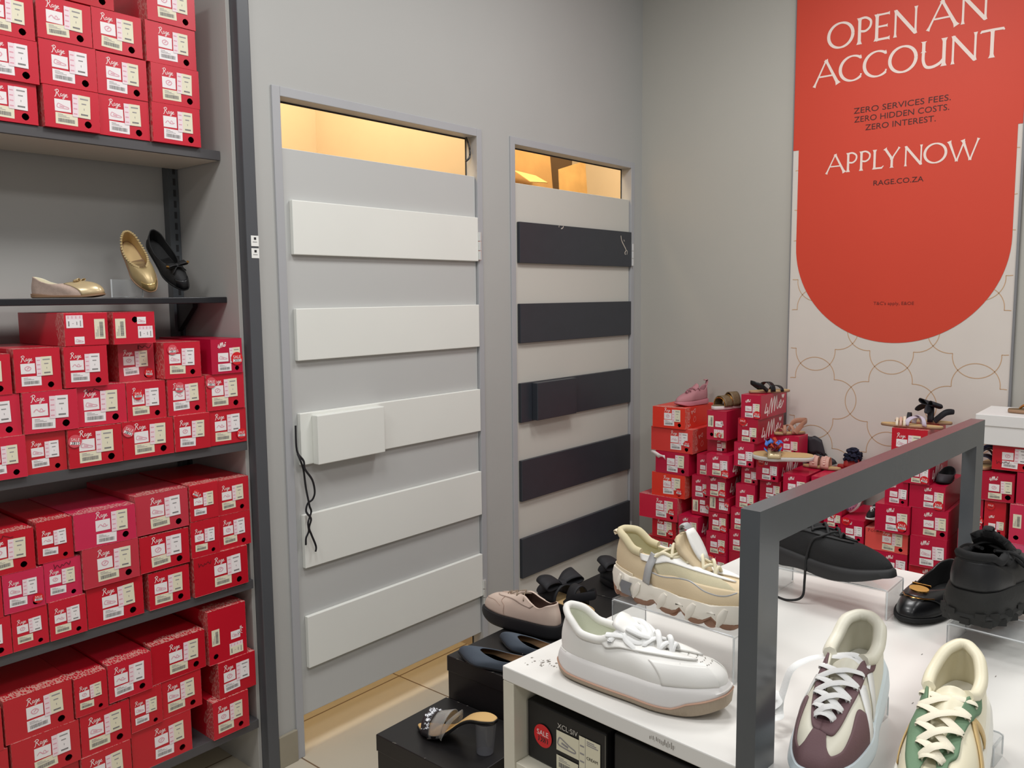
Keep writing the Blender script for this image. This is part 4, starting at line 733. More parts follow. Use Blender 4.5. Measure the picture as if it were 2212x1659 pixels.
for sg in (1, -1):
    s.panel('mesh_inset', cmesh, [(sg * 34, .20, .72), (sg * 60, .16, .76), (sg * 84, .14, .80), (sg * 100, .20, .72)], .0010, .001)
    s.panel('eyestay', M('white_leather'), [(sg * 13, .66, .98), (sg * 28, .62, .99), (sg * 42, .76, .99), (sg * 58, .66, .995), (sg * 76, .80, .995), (sg * 100, .72, .995), (sg * 112, .84, .995)], .0022, .0024)
    s.panel('mudguard', crm, [(sg * 2, .03, .36), (sg * 20, .03, .34), (sg * 34, .03, .30), (sg * 48, .03, .20), (sg * 62, .03, .22), (sg * 72, .03, .34), (sg * 90, .03, .30), (sg * 108, .03, .34)], .0016, .002)
    s.line('grey_piping', gpipe, [(sg * 34, .32), (sg * 48, .22), (sg * 62, .24), (sg * 72, .36), (sg * 90, .32), (sg * 108, .36)], .0014, .002)
    s.panel('heel_counter', crm2, [(sg * 128, .03, .10), (sg * 140, .03, .60), (sg * 160, .03, .42), (sg * 180, .03, .42)], .0014, .0018)
    s.band('pull_strap', gpipe, [(sg * 92, .97), (sg * 98, .75), (sg * 106, .45), (sg * 113, .06)], .0145, .0050, .0018)
MB().tube([s.rp(2 * PI * j / 72) for j in range(22, 51)], .0062, .008, 8).obj('padded_collar', M('cream_collar', (212, 200, 164), 0.85), s.up)
tg = s.tongue('tongue', crm, [(.190, .076), (.176, .090), (.160, .106), (.147, .118), (.141, .130), (.139, .137)], .056, .010)
rows = [[Vector((.137 + q * .0050 + .012, v * .017 * math.sin(PI * (.18 + .64 * q / 6)) ** .6, .143 - q * .0080 - 5 * (v * .015) ** 2)) for v in (-1, -.5, 0, .5, 1)] for q in range(7)]
MB().grid(rows).obj('tongue_badge', M('white_leather'), tg, 60, solid=.003, off=0)
MB().tube(crom([(.148, 0, .143), (.142, 0, .150), (.134, 0, .145), (.135, 0, .131)], 5), .009, .0022, 8).obj('pull_tab', gpipe, tg)
Lh, Rh = s.eyelets(5, 26, 92, .86, 1), s.eyelets(5, 26, 92, .86, -1); s.lace(cl, Lh, Rh, .0030, .0028, .008)
X, Y, Z = (Lh[-1] + Rh[-1]) / 2
s.cord(cl, [tuple(Rh[-1]), (X + .012, Y - .026, Z + .008), (X + .036, Y - .022, Z + .004), (X + .050, Y + .004, Z + .016), (X + .036, Y + .018, Z + .030), (X + .024, Y + .006, Z + .026), (X + .040, Y - .016, Z + .006), (X + .058, Y - .022, Z - .004)], .0032)
tb_ = MB().tube(crom([tuple(s.S(PI, .86, .002)), tuple(s.S(PI, .96, .010)), tuple(s.S(PI, .90, .014)), tuple(s.S(PI, .80, .010))], 5), .007, .0018, 8); tb_.obj('heel_tab', crm2, s.up)

# 3. black knit runner on the second riser
kn = M('black_knit', (18, 18, 19), 0.85, bump=0.5, bscale=500); bru = M('black_foam', (32, 32, 33), 0.6, var=0.04, vscale=30)
z_t = lambda t: .030 + .014 * max(0, .55 - t) / .55 + .006 * max(0, (t - .8) / .2)
s = Shoe('trainer', 'black knit running trainer on a clear riser behind the steel frame', 'shoe', (1.664, .716, TZ + .0603), -98, .288, [.030, .038, .039, .043, .049, .044, .030], .58, .5, z_t, bend=.006, side=-1)
zb = lambda t: .0008 + .022 * max(0, (t - .62) / .38) ** 1.8 + .010 * max(0, (.14 - t) / .14) ** 1.4 + .004 * math.sin(PI * min(1, max(0, (t - .25) / .3)))
s.sole('midsole', bru, [(-.006, zb), (.002, lambda t: zb(t) + .004), (.003, lambda t: z_t(t) - .012), (.001, lambda t: z_t(t) - .001), (-.004, lambda t: z_t(t) + .003)])
s.rim(.010, .170, [0, .1, .25, .42, .55, .75, 1], [.021, .029, .029, .025, .020, .016, .008], [.110, .102, .084, .084, .094, .088, .074], .62); s.setup(.004, .62, .5, .62, .15, .55, .004, .004, .003, .22)
s.upper('upper', [kn, kn]); s.insole(kn)
for sg in (1, -1): s.panel('eyestay', M('black_knit_trim', (24, 24, 25), 0.7), [(sg * 14, .72, .99), (sg * 40, .64, .99), (sg * 66, .66, .99), (sg * 90, .64, .99), (sg * 104, .8, .99)], .0016, .0022)
s.tongue('tongue', kn, [(.168, .076), (.150, .086), (.120, .100), (.092, .116)], .046, .006)
Lh, Rh = s.eyelets(4, 24, 86, .85, 1), s.eyelets(4, 24, 86, .85, -1); bl_ = M('black_lace', (20, 20, 21), 0.7); s.lace(bl_, Lh, Rh, .0030, .0026, .006)
P = Rh[1]; s.cord(bl_, [tuple(P), (P.x - .008, P.y - .014, P.z - .004), (P.x - .022, P.y - .022, .070), (P.x - .030, -.046, .034), (P.x - .030, -.050, -.010), (P.x - .034, -.052, -.046), (P.x - .062, -.060, -.0575), (P.x - .10, -.052, -.0575)], .0024)

# 4. black loafer with gold plate
bpat = M('black_patent', (12, 12, 15), 0.33, 0, 0.45, 0.05, 20, coat=.1); blin = M('black_lining', (15, 15, 16), 0.8); goldm = M('gold_plate', (214, 164, 92), 0.22, 1.0)
z_t = lambda t: .010 + .006 * max(0, .35 - t) / .35 + .005 * max(0, (t - .8) / .2)
s = Shoe('loafer', 'black patent flat loafer with an oval gold plate on the white table', 'shoe', (1.862, .378, TZ), 174, .256, [.027, .034, .034, .038, .046, .041, .029], .50, .55, z_t)
zb = lambda t: .0006 + .006 * max(0, (t - .75) / .25) ** 1.6
s.sole('sole', blin, [(-.003, zb), (.001, lambda t: zb(t) + .003), (.001, lambda t: z_t(t)), (-.004, lambda t: z_t(t) + .0005)])
s.rim(.006, .165, [0, .12, .3, .55, .8, 1], [.018, .026, .029, .031, .030, .020], [.070, .064, .052, .046, .044, .046], .6); s.setup(.003, .75, .6, .6, .15, .55, .003, .002, .004, .2)
s.upper('upper', [bpat, blin]); s.insole(blin)
s.panel('vamp_strap', bpat, [(-62, .30, .98), (-40, .52, .95), (0, .62, .94), (40, .52, .95), (62, .30, .98)], .002, .003)
p = s.S(0, .80, .006); gp = MB(); gp.tube([(0, 0, 0), (0, 0, .003)], .018, .010, 28, up=(1, 0, 0)); gp.box(-.0145, -.0125, -.017, .017, .0, .0045); gp.obj('gold_plate', goldm, s.up, loc=(p.x - .004, p.y, p.z + .000), rot=(0, .30, 0))
gp = MB().tube([tuple(s.S(math.radians(a), .56 if abs(a) < 50 else .4, .004)) for a in (-40, -20, 0, 20, 40)], .0012, n=6).obj('gold_trim', goldm, s.up)

# 5. chunky black trainer facing away on the third riser
bk = M('black_leather', (30, 30, 31), 0.45, 0, 0.4, 0.04, 20, 0.15, 300); bk2 = M('black_suede', (19, 19, 20), 0.85, bump=.3, bscale=300); brb = M('black_rubber', (31, 31, 29), 0.7, var=0.06, vscale=40, bump=.5, bscale=140)
z_t = lambda t: .062 - .016 * max(0, min(1, (t - .25) / .45))
s = Shoe('trainer', 'chunky black trainer seen from the heel, rightmost on the table', 'shoe', (1.548, .293, TZ + .0463), -7, .298, [.042, .050, .050, .051, .055, .050, .036], .52, .42, z_t)
rg = lambda t: .0035 * abs(math.sin(t * 46)) 
zb = lambda t: .0006 + .004 * (1 - abs(math.sin(t * 30))) + .012 * max(0, (t - .85) / .15)
s.sole('outsole', brb, [(-.004, zb), (.005, lambda t: zb(t) + .004), (.008, lambda t: .020), (.004, lambda t: .024), (.006, lambda t: .040), (.0045, lambda t: z_t(t) - .010), (.001, lambda t: z_t(t)), (-.005, lambda t: z_t(t) + .001)], 90)
lg = MB()
for k in range(36):
    a = 2 * PI * k / 36; p, t = s.edge(a, .0055); d = Vector((math.cos(a), math.sin(a), 0)); sd_ = Vector((-d.y, d.x, 0)); z = .006 + .012 * (k % 2)
    lg.add([p + sd_ * u + d * v + Vector((0, 0, z + h)) for h in (0, .011) for u, v in ((-.0085, -.006), (.0085, -.006), (.0075, .0030), (-.0075, .0030))], [(0, 3, 2, 1), (4, 5, 6, 7), (0, 1, 5, 4), (1, 2, 6, 5), (2, 3, 7, 6), (3, 0, 4, 7)])
lg.obj('tread_lug', brb, s.root, 20)
s.rim(.012, .19, [0, .1, .25, .42, .55, .75, 1], [.024, .034, .034, .030, .024, .019, .010], [.122, .120, .108, .110, .116, .106, .086], .55); s.setup(.006, .6, .5, .62, .12, .55, .006, .004, .002, .2)
s.upper('upper', [bk, bk2]); s.insole(bk2)
s.panel('heel_counter', bk, [(112, .02, .30), (130, .02, .66), (155, .02, .80), (180, .02, .86), (205, .02, .80), (230, .02, .66), (248, .02, .30)], .002, .003)
s.panel('heel_patch', bk2, [(150, .84, 1), (165, .80, 1), (180, .80, 1), (195, .80, 1), (210, .84, 1)], .0028, .002)
for sg in (1, -1): s.panel('eyestay', bk2, [(sg * 14, .66, .99), (sg * 50, .60, .99), (sg * 96, .58, .99), (sg * 112, .75, .99)], .003, .004)
MB().tube([s.rp(2 * PI * j / 72) for j in range(20, 53)], .0075, .0075, 8).obj('padded_collar', bk2, s.up)
tg = s.tongue('tongue', bk2, [(.180, .090), (.155, .106), (.125, .122), (.104, .138), (.096, .146)], .066, .012)
MB().tube(crom([(.093, 0, .138), (.087, 0, .152), (.098, 0, .156), (.102, 0, .144)], 5), .008, .002, 8).obj('pull_tab', bk2, tg)
Lh, Rh = s.eyelets(5, 26, 96, .82, 1), s.eyelets(5, 26, 96, .82, -1); s.lace(bl_, Lh, Rh, .0036, .003, .009)
X, Y, Z = (Lh[-1] + Rh[-1]) / 2
for sg in (1, -1): s.cord(bl_, [(X, sg * .012, Z + .008), (X + .012, sg * .036, Z + .006), (X + .020, sg * .052, Z - .006), (X + .034, sg * .050, Z - .020), (X + .024, sg * .030, Z - .002), (X, sg * .01, Z + .008)], .0034)

# 6. retro trainer, cream with plum trim, toe towards the camera
owl = M('offwhite_leather', (228, 224, 206), 0.42, bump=.06, bscale=400); plum = M('plum_suede', (112, 84, 88), 0.7, bump=.25, bscale=500); blu = M('ice_blue_rubber', (214, 226, 232), 0.42); wst = M('white_stripe', (240, 240, 238), 0.4)
def axes(o, xd, zh):
    x = Vector(xd).normalized(); z = Vector(zh); z = (z - x * z.dot(x)).normalized(); y = z.cross(x); return Matrix(((x.x, y.x, z.x, o[0]), (x.y, y.y, z.y, o[1]), (x.z, y.z, z.z, o[2]), (0, 0, 0, 1)))
def retro(name, label, loc, ang, side, mat): 
    zt = lambda t: .026 + .012 * max(0, .6 - t) / .6 + .006 * max(0, (t - .84) / .16)
    s = Shoe(name, label, 'shoe', loc, ang, .292, [.033, .042, .041, .042, .050, .047, .037], .50, .5, zt, None, mat, bend=.008, side=side)
    zb = lambda t: .0006 + .012 * max(0, (t - .82) / .18) ** 1.6 + .006 * max(0, (.1 - t) / .1) ** 1.5
    return s, zt, zb
s, z_t, zb = retro('trainer', 'off-white retro trainer with plum toe, plum lace panel and white laces', (0, 0, 0), 0, 1, axes((1.262, .366, TZ + .050), (-.99, -.065, -.168), (0, 0, 1)))
s.sole('midsole', blu, [(-.004, zb), (.0015, lambda t: zb(t) + .003), (.004 , lambda t: zb(t) + .012), (.003, lambda t: z_t(t) - .008), (.0, lambda t: z_t(t) + .001), (-.005, lambda t: z_t(t) + .0015)])
s.rim(.010, .205, [0, .1, .25, .40, .52, .75, 1], [.022, .032, .031, .028, .021, .0165, .012], [.098, .094, .080, .078, .085, .076, .056], .6); s.shift = -.006; s.setup(.005, .78, .62, .60, .26, .55, .004, .004, .006, .16)
s.upper('upper', [owl, owl]); s.insole(M('white_insole', (232, 230, 222), .7))
s.panel('toe_cap', plum, [(-78, .02, .05), (-68, .02, .42), (-60, .02, .56), (-46, .02, .42), (-32, .02, .30), (-20, .02, .32), (-12, .02, .48), (-8, .02, .80), (-5, .02, .94), (5, .02, .94), (8, .02, .80), (12, .02, .48), (20, .02, .32), (32, .02, .30), (46, .02, .42), (60, .02, .56), (68, .02, .42), (78, .02, .05)], .0014, .0018, 90)
for sg in (1, -1):
    s.panel('lace_panel', plum, [(0, .72, .99), (sg * 12, .66, .995), (sg * 24, .60, .995), (sg * 50, .68, .995), (sg * 80, .70, .995), (sg * 98, .68, .995), (sg * 104, .74, .995)], .0018, .0024, 40)
    for a in (72, 90): s.band('side_stripe', wst, [(sg * (a - 2), .03), (sg * a, .35), (sg * (a + 3), .72)], .0135, .0016, .0016)
    s.panel('heel_tab', plum, [(sg * 158, .55, .80), (sg * 170, .50, .95), (sg * 180, .50, .97)], .0014, .0016)
MB().tube([s.rp(2 * PI * j / 72) for j in range(18, 55)], .0095, .0085, 8).obj('padded_collar', owl, s.up)
s.tongue('tongue', owl, [(.200, .058), (.175, .068), (.148, .078), (.128, .086), (.118, .088)], .044, .005)
Lh, Rh = s.eyelets(6, 24, 94, .80, 1), s.eyelets(6, 24, 94, .80, -1)
s.lace(wlace, Lh[:5], Rh[:5], .0056, .0016, .006)
P, Q = Lh[5], Rh[5]
s.cord(wlace, [tuple(P), ((P.x + Q.x) / 2 + .004, 0, P.z + .008), tuple(Q), (Q.x + .010, Q.y - .022, Q.z - .006), (Q.x + .028, Q.y - .038, .062), (Q.x + .040, Q.y - .046, .034), (Q.x + .050, Q.y - .050, .010), (Q.x + .062, Q.y - .046, .004), (Q.x + .072, Q.y - .056, .004)], .0062, .0016)
s.cord(wlace, [tuple(Q), (Q.x - .006, .006, Q.z + .010), (P.x + .004, P.y * .6, P.z + .004), (P.x + .018, P.y * .2, P.z + .004)], .0060, .0016)
s.cord(wlace, [(Q.x + .044, Q.y - .052, .022), (Q.x + .036, Q.y - .064, .016), (Q.x + .046, Q.y - .070, .008), (Q.x + .056, Q.y - .058, .010), (Q.x + .05, Q.y - .05, .020), (Q.x + .04, Q.y - .058, .028)], .0056, .0016)

# 7. cream trainer with green trim
cw_ = M('ivory_leather', (232, 224, 196), 0.42, bump=.06, bscale=400); grn = M('sage_green_suede', (104, 134, 104), 0.7, bump=.25, bscale=500); tan = M('tan_trim', (206, 176, 120), 0.5); il = M('ivory_lace', (234, 226, 204), 0.7, bump=.3, bscale=600)
s, z_t, zb = retro('trainer', 'ivory retro trainer with sage green lace panel and a tan star flash', (0, 0, 0), 0, 1, axes((1.240, .230, TZ + .050), (-.99, -.045, -.168), (0, 0, 1)))
s.sole('midsole', M('ivory_rubber', (232, 230, 220), .45), [(-.004, zb), (.0015, lambda t: zb(t) + .003), (.004, lambda t: zb(t) + .012), (.003, lambda t: z_t(t) - .008), (.0, lambda t: z_t(t) + .001), (-.005, lambda t: z_t(t) + .0015)])
s.rim(.010, .205, [0, .1, .25, .40, .52, .75, 1], [.018, .029, .031, .028, .021, .0165, .012], [.098, .092, .080, .076, .085, .076, .056], .7); s.shift = -.006; s.setup(.005, .78, .62, .60, .26, .55, .004, .004, .006, .16)
s.upper('upper', [cw_, cw_]); s.insole(M('white_insole'))
for sg in (1, -1):
    s.panel('lace_panel', grn, [(sg * 13, .52, .995), (sg * 24, .58, .995), (sg * 36, .72, .995), (sg * 48, .66, .995), (sg * 60, .74, .995), (sg * 74, .72, .995), (sg * 84, .64, .995), (sg * 94, .60, .995), (sg * 102, .66, .995), (sg * 106, .80, .995)], .0018, .0026, 44)
    s.panel('toe_wing', grn, [(sg * 30, .02, .06), (sg * 38, .02, .36), (sg * 46, .02, .44), (sg * 52, .02, .30), (sg * 56, .02, .06)], .0012, .0016)
    s.band('star_flash', tan, [(sg * 98, .10), (sg * 92, .40), (sg * 84, .64)], .011, .0016, .0016); s.band('star_flash', tan, [(sg * 84, .62), (sg * 76, .34), (sg * 66, .08)], .010, .0018, .0016)
    s.panel('heel_tab', tan, [(sg * 140, .84, .97), (sg * 160, .74, .97), (sg * 180, .62, .97)], .0022, .0016)
MB().tube([s.rp(2 * PI * j / 72) for j in range(18, 55)], .0080, .0075, 8).obj('padded_collar', cw_, s.up)
tg = s.tongue('tongue', cw_, [(.200, .058), (.175, .068), (.148, .080), (.128, .088), (.114, .086), (.104, .091)], .050, .004)
Lh, Rh = s.eyelets(5, 26, 92, .80, 1), s.eyelets(5, 26, 92, .80, -1); s.lace(il, Lh, Rh, .0060, .0016, .006)

riser((1.205, .405, TZ), math.radians(-95), .075, .035, .034, 'small clear acrylic riser propping the heel of the plum-trimmed trainer')
riser((1.190, .270, TZ), math.radians(-95), .088, .040, .032, 'small clear acrylic riser propping the heel of the green-trimmed trainer')
# ---------------------------------------------------------------- shoes on the black boxes by the doors
FZ = .5006
nude = M('nude_leather', (208, 188, 174), 0.42, 0, .5, .03, 20, .06, 300); brl = M('brown_lining', (92, 68, 58), 0.7); bsl = M('black_cleat', (20, 20, 24), 0.6)
z_t = lambda t: .040 + .003 * max(0, .4 - t)
s = Shoe('lace_up_shoe', 'pale nude lace-up shoe on a thick black sole, beside the white table', 'shoe', (1.862, 1.400, FZ), 91, .285, [.032, .038, .037, .041, .047, .042, .031], .55, .5, z_t)
zb = lambda t: .0006 + .014 * max(0, (t - .78) / .22) ** 1.6
s.sole('sole', bsl, [(-.003, zb), (.004, lambda t: zb(t) + .004), (.006, lambda t: zb(t) + .012), (.005, lambda t: zb(t) + .020), (.006, lambda t: z_t(t) - .008), (.004, z_t), (-.004, lambda t: z_t(t) + .001)], 80)
s.rim(.010, .165, [0, .12, .3, .5, .7, 1], [.022, .031, .031, .026, .020, .010], [.104, .100, .088, .098, .112, .094], .6); s.setup(.003, .75, .55, .62, .15, .55, .005, .002, .004, .2)
s.upper('upper', [nude, brl]); s.insole(brl)
s.line('apron_seam', M('nude_seam', (168, 142, 126), .6), [(-64, .26), (-44, .36), (-24, .34), (0, .32), (24, .34), (44, .36), (64, .26)], .0007, .0003); s.line('quarter_seam', M('nude_seam'), [(76, .04), (70, .3), (58, .42), (50, .6)], .0009); s.line('quarter_seam', M('nude_seam'), [(-76, .04), (-70, .3), (-58, .42), (-50, .6)], .0009)
for sg in (1, -1): s.panel('facing', nude, [(sg * 12, .66, .99), (sg * 40, .6, .99), (sg * 80, .62, .99), (sg * 100, .7, .99)], .0012, .0018)
Lh, Rh = s.eyelets(4, 22, 78, .84, 1), s.eyelets(4, 22, 78, .84, -1); s.lace(M('taupe_lace', (140, 122, 104), .7), Lh, Rh, .0018, .0016, .003)
slate = M('slate_blue_suede', (70, 80, 92), 0.75, bump=.2, bscale=400); nin = M('tan_insole', (150, 120, 88), .6)
def flat(name, label, loc, ang, L, hw, up_m, lin_m, ins_m, sole_m, toe=.8, grp=None, mat=None, rim=None, hh=.050, cat='shoe', zs=None, heelz=.006):
    zt = lambda t: .006 + heelz * max(0, .35 - t) / .35 + .005 * max(0, (t - .78) / .22)
    s = Shoe(name, label, cat, loc, ang, L, hw, toe, .55, zt, grp, mat); zb = lambda t: .0006 + .006 * max(0, (t - .75) / .25) ** 1.6
    s.sole('sole', sole_m, [(-.003, zb), (.0005, lambda t: zb(t) + .002), (.0008, lambda t: zt(t) + .0005), (-.003, lambda t: zt(t) + .001)])
    x0, x1, ww = rim or (.006, L * .70, 1.0)
    s.rim(x0, x1, [0, .12, .3, .55, .8, 1], [v * ww for v in (.017, .025, .028, .029, .026, .017)], [v * hh / .05 for v in (zs or (.052, .046, .034, .030, .033, .036))], .62); s.setup(.0025, .75, .55, .6, .12, .55, .003, .001, .004, .2)
    s.upper('upper', [up_m, lin_m], th=.0025); s.insole(ins_m, -.007, .001); return s
flat('ballet_flat', 'slate blue pointed flat at the edge of the black floor box', (1.634, 1.300, FZ), 98, .260, [.026, .034, .033, .037, .046, .036, .017], slate, nin, nin, bsl, 1.15, 'pair of slate blue pointed flats')
flat('ballet_flat', 'slate blue pointed flat half hidden by the white table corner', (1.732, 1.278, FZ), 87, .255, [.023, .030, .029, .032, .039, .030, .015], slate, nin, nin, bsl, 1.15, 'pair of slate blue pointed flats')
flat('ballet_flat', 'black suede pointed flat poking out behind the white trainer heel', (1.822, 1.128, FZ), 90, .250, [.023, .030, .029, .032, .039, .034, .022], M('ink_black_suede', (16, 18, 26), .8), blin, blin, bsl, .9)
nvy = M('black_navy_suede', (14, 15, 22), 0.7, bump=.2, bscale=300); cork = M('tan_footbed', (196, 164, 116), .65, var=.03, vscale=20)
def slide(name, label, loc, ang, L, foot, side, grp=None, cat='sandal', th=.018, hw=None, mat=None, curve=0.0):
    zt = lambda t: th + curve * max(0, .5 - t)
    s = Shoe(name, label, cat, loc, ang, L, hw or [v * L / .25 for v in (.026, .032, .031, .034, .041, .038, .028)], .5, .5, zt, grp, mat)
    zb = lambda t: .0006 + curve * max(0, .5 - t) * .9
    s.sole('sole', side, [(-.002, zb), (.001, lambda t: zb(t) + .003), (.001, lambda t: zt(t) - .003), (0, lambda t: zt(t) - .001), (-.002, lambda t: zt(t) - .001)]); s.sole('footbed', foot, [(-.001, lambda t: zt(t) - .001), (-.001, lambda t: zt(t) + .001), (-.004, lambda t: zt(t) + .0015)]); return s
def over(s, nm, mat, x, h, wd, lean=0.0, th=.003, tilt=0.0, out=.002, fat=1.0):
    t = x / s.L; w_ = spl(s.ts, s.hw, t) + out; z = s.zt(t) - .004
    return strap(s.root, nm, mat, (x, -w_, z), (x + tilt, w_, z), h + .004, wd, (1, 0, 0), th, lean, fat=fat)
def bow(root, mat, c, sz, up=(0, 0, 1), nm='bow', yaw=0.0, lie=1.0):
    b = MB(); ca, sa = math.cos(yaw), math.sin(yaw); W_ = Vector((ca, sa, .35)).normalized()
    def rbn(P, w0):
        rows = []; n = len(P) - 1
        for i, (x, y, z) in enumerate(P):
            p = Vector((c[0] + (x * ca - y * sa) * sz, c[1] + (x * sa + y * ca) * sz, c[2] + z * sz)); w_ = sz * w0 * (.35 + .65 * math.sin(PI * i / n) ** .7); rows.append([p + W_ * w_ * k for k in (-.5, -.17, .17, .5)])
        b.grid(rows)
    for sg in (1, -1):
        rbn(crom([(0, 0, .1), (0, sg * .6, .46), (0, sg * 1.35, .52), (0, sg * 1.62, .24), (0, sg * 1.1, .02), (0, 0, .05)], 6), 1.15)
        rbn(crom([(.1, 0, .0), (.35, sg * .5, .05), (.7, sg * .95, -.30), (.95, sg * 1.15, -.62)], 6), .8)
    o = b.obj(nm, mat, root, 60, solid=sz * .07, off=0); MB().tube([(c[0], c[1] - sz * .2, c[2] + sz * .1), (c[0], c[1] + sz * .2, c[2] + sz * .1)], sz * .42, sz * .2, 10).obj('bow_knot', mat, o); return o
for k, (lx, ly, an, lb) in enumerate(((2.03, 1.40, 78, 'black suede bow sandal resting against the dark-slatted door stack, nearer the pale lace-up'), (2.29, 1.36, 70, 'black suede bow sandal half hidden behind the cream chunky trainer'))):
    s = slide('bow_sandal', lb, (lx, ly, FZ), an, .25, cork, bsl, 'pair of black suede bow sandals', th=.030)
    over(s, 'front_strap', nvy, .165, .050, .078, th=.004); over(s, 'ankle_strap', nvy, .070, .066, .034, th=.004); MB().tube(crom([(.09, -.036, .034), (.04, -.042, .07), (-.006, 0, .085), (.04, .042, .07), (.09, .036, .034)], 8), .0025, .014, 8).obj('heel_strap', nvy, s.root); bow(s.root, nvy, (.150, 0, .078), .048)
# small leather bow hanging by the table corner
# clear-strap heeled sandal on the lowest black stack
clear = acrylic('clear_vinyl', (236, 228, 212), .26, .06); crys = M('crystal_stones', (226, 226, 230), .12, .85); heel_ac = acrylic('smoky_heel', (196, 196, 206), .12, .04)
r = empty('heeled_sandal', (1.428, 1.268, .3856), math.radians(97)); tag(r, 'clear-strap sandal with crystal band and see-through heel on a black box', 'sandal')
def hz(t): return .080 * (1 / (1 + math.exp((t - .46) * 11))) - .080 / (1 + math.exp(.54 * 11)) + .006
hts = [0, .12, .3, .5, .68, .85, 1]
class _S(Shoe): pass
s = Shoe.__new__(_S); s.root = r; s.L = .245; s.hw = [.026, .030, .024, .025, .037, .034, .018]; s.tp, s.hp, s.bend, s.sd, s.ts = .75, .5, .004, 1, hts; s.zt = lambda t: hz(t) + .006
s.sole('sole', bpat, [(-.002, lambda t: hz(t) - .004), (.0005, lambda t: hz(t) - .001), (.0005, lambda t: hz(t) + .005), (-.002, lambda t: hz(t) + .006)]); s.sole('footbed', M('gold_tan_footbed', (206, 170, 112), .5, var=.02), [(-.0015, lambda t: hz(t) + .0055), (-.003, lambda t: hz(t) + .0075)])
h = MB(); rows = []
for q in range(7):
    u = q / 6; z = .0006 + u * (hz(.08) - .005); sc_ = .78 + .22 * u; rows.append([Vector((.030 + math.cos(2 * PI * j / 24) * .027 * sc_ + .004 * (1 - u), math.sin(2 * PI * j / 24) * .026 * sc_, z)) for j in range(24)])
h.grid(rows, False, True); h.f.append(tuple(range(23, -1, -1))); h.m.append(0); h.obj('block_heel', heel_ac, r)
strap(r, 'vamp_strap', clear, (.165, -.036, .012), (.165, .036, .012), .060, .046, (1, 0, -.35), .0022, lean=-.012)
cr_ = MB(); rnd = random.Random(9)
for k in range(60):
    a = PI * rnd.uniform(.06, .94); x = .195 + rnd.uniform(-.009, .009); p = Vector((x, -.036 * math.cos(a), .010 + .050 * math.sin(a) ** .8 + .003)); q = rnd.uniform(.003, .0054)
    cr_.add([p + Vector(v) * q for v in ((1, 0, 0), (0, 1, 0), (-1, 0, 0), (0, -1, 0), (0, 0, 1), (0, 0, -1))], [(0, 1, 4), (1, 2, 4), (2, 3, 4), (3, 0, 4), (1, 0, 5), (2, 1, 5), (3, 2, 5), (0, 3, 5)])
strap(r, 'crystal_band', M('dark_band', (52, 48, 50), .5), (.195, -.036, .010), (.195, .036, .010), .050, .024, (1, 0, .1), .003); cr_.obj('crystal', crys, r, 0)
MB().tube(crom([(.148, -.032, .014), (.135, -.036, .04), (.120, -.026, .066), (.110, 0, .078), (.120, .026, .066), (.135, .036, .04), (.148, .032, .014)], 8), .0014, .006, 8, up=(0, 0, 1)).obj('ankle_strap', clear, r)

# ---------------------------------------------------------------- three flats and a stand on the black board
BZ = 1.5041
beig = M('beige_glitter_cloth', (196, 172, 158), .8, var=.08, vscale=120, bump=.4, bscale=400); gpat = M('pale_gold_leather', (206, 184, 144), .26, .25); gold2 = M('gold_leather', (178, 156, 112), .38, .3, var=.05, vscale=40); tsole = M('tan_sole', (158, 124, 96), .6)
s = flat('ballet_flat', 'beige glitter flat with pale gold toe cap, leftmost on the black board', (.890, 2.455, BZ), -49, .195, [.022, .028, .028, .031, .037, .033, .024], beig, M('ivory_leather'), M('ivory_leather'), tsole, .55, rim=(.006, .122, 1), hh=.052, zs=(.056, .052, .042, .036, .038, .042))
s.panel('toe_cap', gpat, [(-58, .02, .9), (-40, .02, .99), (0, .02, .99), (40, .02, .99), (58, .02, .9)], .001, .0014, 34); bow(s.up, gpat, (.130, 0, .044), .013)
s = flat('ballet_flat', 'gold scalloped flat propped heel-up on the black board', (0, 0, 0), 0, .198, [.021, .027, .027, .030, .036, .032, .023], gold2, M('gold_lining', (188, 160, 110), .6), M('gold_lining'), tsole, .6, mat=axes((1.157, 2.470, BZ + .160), (.012, -.122, -.143), (-.28, -.8, .55)), rim=(.006, .132, 1), hh=.056)
sc_ = MB()
for k in range(40):
    a = math.radians(20 + k * 8); p = s.rp(a); sc_.disc((p.x, p.y, p.z), .0034, 8, 'z', 0)
sc_.obj('scalloped_edge', gold2, s.up, 0, solid=.002, off=0); s.panel('toe_cap', M('gold_toe', (216, 188, 128), .22, .7), [(-40, .02, .34), (0, .02, .40), (40, .02, .34)], .0008, .0012)
s = flat('ballet_flat', 'black flat with gold-tipped bow propped heel-up beside the gold flat', (0, 0, 0), 0, .214, [.021, .027, .027, .030, .036, .032, .023], M('black_knit_cloth', (18, 18, 20), .7), blin, blin, blin, .6, mat=axes((1.236, 2.480, BZ + .168), (.030, -.142, -.150), (-.2, -.75, .6)), rim=(.006, .143, 1), hh=.056)
bow(s.up, M('black_knit_cloth'), (.150, 0, .050), .018)
for sg in (1, -1): MB().box(-.003, .003, -.005, .005, -.003, .004).obj('gold_tip', goldm, s.up, 0, loc=(.154, sg * .030, .056), rot=(0, 0, sg * .5))
s.panel('toe_cap', bpat, [(-36, .02, .40), (0, .02, .46), (36, .02, .40)], .001, .0014)
